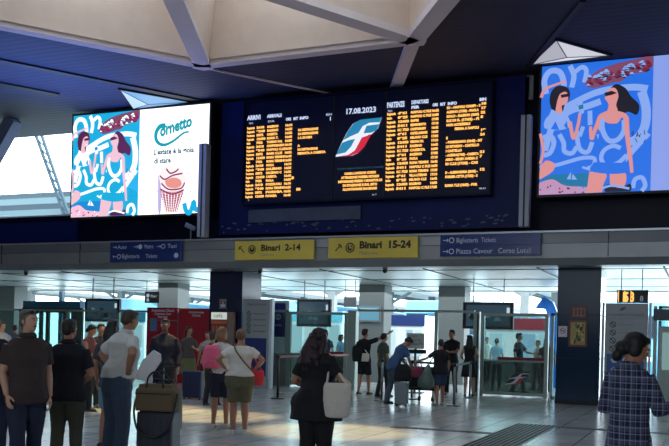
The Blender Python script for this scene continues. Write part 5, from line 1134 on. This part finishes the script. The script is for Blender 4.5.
# ------------------------------------------------------------------ bags and luggage
def shoulder_bag(info, sd, label, m, w_, h_, d_, off, zdrop, name='tote_bag', mstrap=None, cross=False, patch=None, yaw=0.0):
    s = info['s']; S = info['AR'][sd][0]; c = S + Vector(off)*s; c.z = S.z - zdrop*s
    wp = world_of(info, c); r = empty(name, wp, info['rz']+yaw, label, 'bag')
    g = MB(); R = []
    for z, kx, ky in ((-h_, .62, .8), (-h_*.95, .85, 1), (-h_*.5, 1.0, 1.0), (-h_*.1, .95, .7), (0, .86, .35)): R.append((0, 0, z, w_/2*kx, d_/2*ky))
    g.rings(R, m, n=18); link(remesh(g, .012, 2, 'bag_body'), 'bag_body', r, [m])
    g = MB(); top = Matrix.Rotation(-yaw, 3, 'Z') @ (S-c); top.z = (S-c).z+.055*s
    if cross: top = Matrix.Rotation(-yaw, 3, 'Z') @ (info['AR'][-sd][0]-c); top.z += .05
    g.tube(smooth([(-w_*.36, 0, -.03), (top.x*.7-.02, top.y*.8, top.z*.6), (top.x, top.y, top.z), (top.x*.7+.03, top.y*.8, top.z*.6), (w_*.36, 0, -.03)]), .013, mstrap or m, n=6); g.build('strap', r, True)
    if patch: g = MB(); g.flat([(-.10, -h_*.75), (.08, -h_*.8), (.11, -h_*.45), (-.06, -h_*.4)], -d_/2-.005, patch); g.build('print', r)
    return r
canvas = fabric('cream_canvas', (205, 200, 186))
shoulder_bag(P5, -1, 'white canvas tote with yellow print hanging from the large woman in black', canvas, .31, .36, .12, (-.15, .12, 0), .26, patch=mat('ochre_print2', (190, 160, 80), .6), yaw=.15)
shoulder_bag(P8, -1, 'red handbag held at the side of the woman in white t-shirt', fabric('bright_red', (200, 48, 56)), .22, .24, .10, (-.14, -.03, 0), .33, name='handbag', cross=False)
shoulder_bag(P9, -1, 'cream shoulder bag across the pointing man', canvas, .30, .22, .10, (.06, .16, 0), .30, name='shoulder_bag', cross=True)
shoulder_bag(P9, 1, 'black backpack of the pointing man', fabric('black_pack', (16, 18, 24)), .32, .42, .18, (-.06, .20, 0), .12, name='backpack')
# crossbody strap of the woman in white t-shirt
s = P8['s']; g = MB(); g.tube(smooth([(.10*s, .03, 1.50*s), (.09*s, .15, 1.40*s), (-.04*s, .185, 1.22*s), (-.20*s, .13, 1.05*s)]), .013, fabric('tan_leather', (120, 96, 78)), n=6); g.build('bag_strap', P8['root'], True)
def backpack(info, label, m):
    s = info['s']; wp = world_of(info, (0, .20*s, 1.02*s)); r = empty('backpack', wp, info['rz'], label, 'bag'); g = MB()
    g.rings([(0, 0, 0, .11, .06), (0, 0, .03, .15, .09), (0, 0, .2, .15, .10), (0, 0, .33, .13, .085), (0, 0, .38, .08, .05)], m, n=18); link(remesh(g, .012, 3, 'pack_body'), 'pack_body', r, [m])
    g = MB(); g.tube(smooth([(-.09, .10, .08), (0, .115, .12), (.09, .10, .08)]), .012, m, n=6); g.build('front_pocket', r, True)
    g = MB()
    for e in (-1, 1): g.tube(smooth([(e*.09, -.06, .05), (e*.13, -.14, .2), (e*.11, -.2, .36), (e*.08, -.05, .36)]), .014, m, n=6)
    g.build('strap', r, True)
    return r
bp7 = backpack(P7, 'bright pink backpack on the blonde woman', fabric('hot_pink', (222, 96, 128)))
bp7.location = world_of(P7, (.12, .20, .98))
# suitcases
def suitcase(px, D, w_, h_, d_, label, m, face=0, handle=True, z0=.05, ribs=True):
    p = onground(px, D); r = empty('suitcase', (p.x, p.y, 0), math.radians(face), label, 'suitcase')
    g = MB(); g.box(-w_/2, w_/2, -d_/2, d_/2, z0, z0+h_, m); g.build('shell', r, bevel=.03)
    g = MB()
    for k in range(5): x = -w_/2+w_*(k+.7)/5.4; g.box(x-.008, x+.008, -d_/2-.006, -d_/2+.002, z0+.05, z0+h_-.05, m)
    g.build('ribs', r)
    for sx in (-1, 1):
        for sy in (-1, 1): g = MB(); g.tube([(sx*(w_/2-.05)-.012, sy*(d_/2-.04), .027), (sx*(w_/2-.05)+.012, sy*(d_/2-.04), .027)], .026, m_black, n=12); g.build('wheel', r, True)
    if handle:
        g = MB(); hh = z0+h_+.34
        for sx in (-1, 1): g.tube([(sx*.10, d_/2-.03, z0+h_-.02), (sx*.10, d_/2-.03, hh)], .010, m_chrome, n=8)
        g.tube([(-.115, d_/2-.03, hh), (.115, d_/2-.03, hh)], .017, m_black, n=8); g.build('pull_handle', r, True)
    return r
sc1 = suitcase(161, 9.9, .43, .60, .27, 'dark navy suitcase under the brown travel bag', mat('case_navy', (24, 28, 44), .45), handle=True, face=10)
# brown travel bag on top of the suitcase
p = sc1.location; r = empty('travel_bag', (p.x, p.y-.02, .655), math.radians(10), 'brown travel bag resting on the dark navy suitcase', 'bag'); mbag = fabric('brown_canvas', (98, 82, 58))
g = MB(); g.box(-.225, .225, -.13, .10, .0, .25, mbag); g.box(-.20, .20, -.10, .08, .2, .30, mbag); link(remesh(g, .012, 6, 'bag_body'), 'bag_body', r, [mbag])
g = MB(); 
for y in (-.10, .07): g.tube(smooth([(-.10, y, .26), (-.08, y-.0, .38), (0, y, .44), (.08, y, .38), (.10, y, .26)]), .011, m_black, n=6)
g.build('handle', r, True); g = MB(); g.box(-.215, .215, -.142, -.136, .19, .205, m_black); g.build('zip', r)
g = MB(); g.tube(smooth([(-.23, -.02, .22), (-.27, -.05, .0), (-.15, -.17, -.22), (.05, -.18, -.28), (.22, -.16, -.12), (.25, -.05, .2)]), .013, m_black, n=6); g.build('strap', r, True)
# paper held by white polo man
# it is gripped in front of him
S, E, Wr = P3_['AR'][1]; wp = onground(146, 10.0); wp.z = 1.19
r = empty('paper_sheaf', wp, 0, 'white sheaf of paper held beside the white polo man', 'paper'); g = MB()
g.add([(-.14, 0, -.18), (.02, 0, -.22), (.20, 0, .02), (.19, 0, .10), (.10, 0, .14), (-.04, 0, .02), (-.14, .012, -.18), (.02, .012, -.22), (.20, .03, .02), (.19, .03, .10), (.10, .03, .14), (-.04, .012, .02)], [(0, 1, 2, 3, 4, 5), (11, 10, 9, 8, 7, 6), (0, 6, 7, 1), (1, 7, 8, 2), (2, 8, 9, 3), (3, 9, 10, 4), (4, 10, 11, 5), (5, 11, 6, 0)], mat('paper', (215, 215, 215), .7)); g.build('sheets', r)
# plastic bag on the far trolley
sc2 = suitcase(169, 13.5, .42, .62, .26, 'black suitcase with raised handle between the travel bag and the red booth', mat('case_black', (18, 18, 22), .45), face=15)
p = onground(150, 11.4); r = empty('plastic_bag', (p.x, p.y, 0), 0, 'white plastic bag standing behind the travel bag', 'bag'); g = MB(); g.rings([(0, 0, .0, .12, .08), (0, 0, .1, .16, .10), (0, 0, .4, .13, .09), (0, 0, .75, .08, .06), (0, 0, .98, .05, .03)], mat('white_plastic', (190, 195, 200), .5, bump=.4), n=16); g.build('bag_body', r, True); g = MB(); g.tube(smooth([(-.04, 0, .96), (-.05, 0, 1.06), (.05, 0, 1.06), (.04, 0, .96)]), .01, mat('white_plastic', (190, 195, 200), .5), n=6); g.build('handle', r, True)
suitcase(196, 20.6, .52, .62, .3, 'large navy suitcase in front of the red booth', mat('case_blue', (24, 34, 72), .4), handle=False)
suitcase(403, 20.1, .30, .50, .22, 'pale grey suitcase beside the bending man', mat('case_grey', (110, 122, 130), .4), face=10)
p = onground(404, 20.2); r = empty('duffel_bag', (p.x, p.y-.02, .56), 0, 'black duffel bag on top of the pale grey suitcase', 'bag'); g = MB(); g.rings([(0, 0, 0, .17, .12), (0, 0, .06, .22, .15), (0, 0, .28, .2, .14), (0, 0, .4, .12, .08)], black, n=16); link(remesh(g, .015, 3, 'bag_body'), 'bag_body', r, [black]); g = MB(); g.tube(smooth([(-.1, 0, .36), (-.06, 0, .5), (.06, 0, .5), (.1, 0, .36)]), .012, black, n=6); g.build('handle', r, True)
p = onground(427, 20.3); r = empty('carrier_bag', (p.x, p.y, .40), 0, 'translucent grey green carrier bag hanging from the woman in black blouse', 'bag'); mg = mat('greenish_plastic', (78, 98, 88), .5, noise=.3, bump=.4); g = MB(); g.rings([(0, 0, 0, .10, .08), (0, 0, .06, .21, .12), (0, 0, .20, .20, .12), (.02, 0, .36, .11, .08), (.05, 0, .56, .04, .03)], mg, n=18); g.build('bag_body', r, True); g = MB(); g.tube(smooth([(.04, 0, .56), (.10, 0, .64), (.18, 0, .76)]), .015, mg, n=6); g.build('handle', r, True)
p = onground(417, 21.2); r = empty('handbag', (p.x, p.y, .62), .2, 'pink and red patterned handbag between the bending man and the black blouse woman', 'bag'); mp = fabric('pink_pattern', (150, 60, 84)); g = MB(); g.rings([(0, 0, 0, .12, .06), (.02, 0, .05, .16, .08), (.04, 0, .2, .13, .06), (.06, 0, .26, .08, .04)], mp, n=16); g.build('bag_body', r, True); g = MB(); g.tube(smooth([(-.02, 0, .24), (.06, 0, .42), (.14, 0, .24)]), .012, mp, n=6); g.build('handle', r, True)
# baggage trolley in the queue
p = onground(423, 22.0); r = empty('baggage_trolley', (p.x, p.y, 0), 0, 'dark baggage trolley with wheels in the queue behind the carrier bag', 'trolley'); g = MB(); g.box(-.42, .42, -.25, .25, .28, .34, m_black)
g.box(-.42, .42, .22, .25, .34, .8, m_black); g.box(-.45, .40, -.2, .2, .76, .86, m_black); g.build('deck', r)
for sx in (-.34, 0, .34): g = MB(); g.tube([(sx, -.2, .28), (sx, -.2, .10)], .018, m_chrome, n=8); g.tube([(sx-.02, -.2, .075), (sx+.02, -.2, .075)], .072, m_black, n=14); g.build('wheel', r, True)
g = MB(); 
for sx in (-.4, .36): g.tube([(sx, .22, .3), (sx, .22, .9)], .018, m_chrome, n=8)
g.build('upright', r, True)
GR = dict(person='people in the station hall', led_screen='large advertising screens', direction_sign='direction signs on the beam', security_camera='dome cameras under the beam', triangular_lamp='triangular ceiling lamps',
          clad_column='clad columns', concrete_pillar='grey pillars beyond the gates', notice_totem='notice totems', glass_gate='ticket gates', gate_post='gate posts', glass_partition='glass partitions', hanging_monitor='hanging monitors', hanging_sign='small hanging signs',
          platform_canopy='platform canopies', train='trains at the platforms', kiosk='kiosks beyond the gates', queue_stanchion='queue posts at the gates', queue_belt='queue belts at the gates', suitcase='suitcases in the hall', picture_frame='frames on the right column')
for o in list(COL.objects):
    st_ = o.name.split('.')[0]
    if o.parent is None and st_ in GR and 'label' in o: o['group'] = GR[st_]
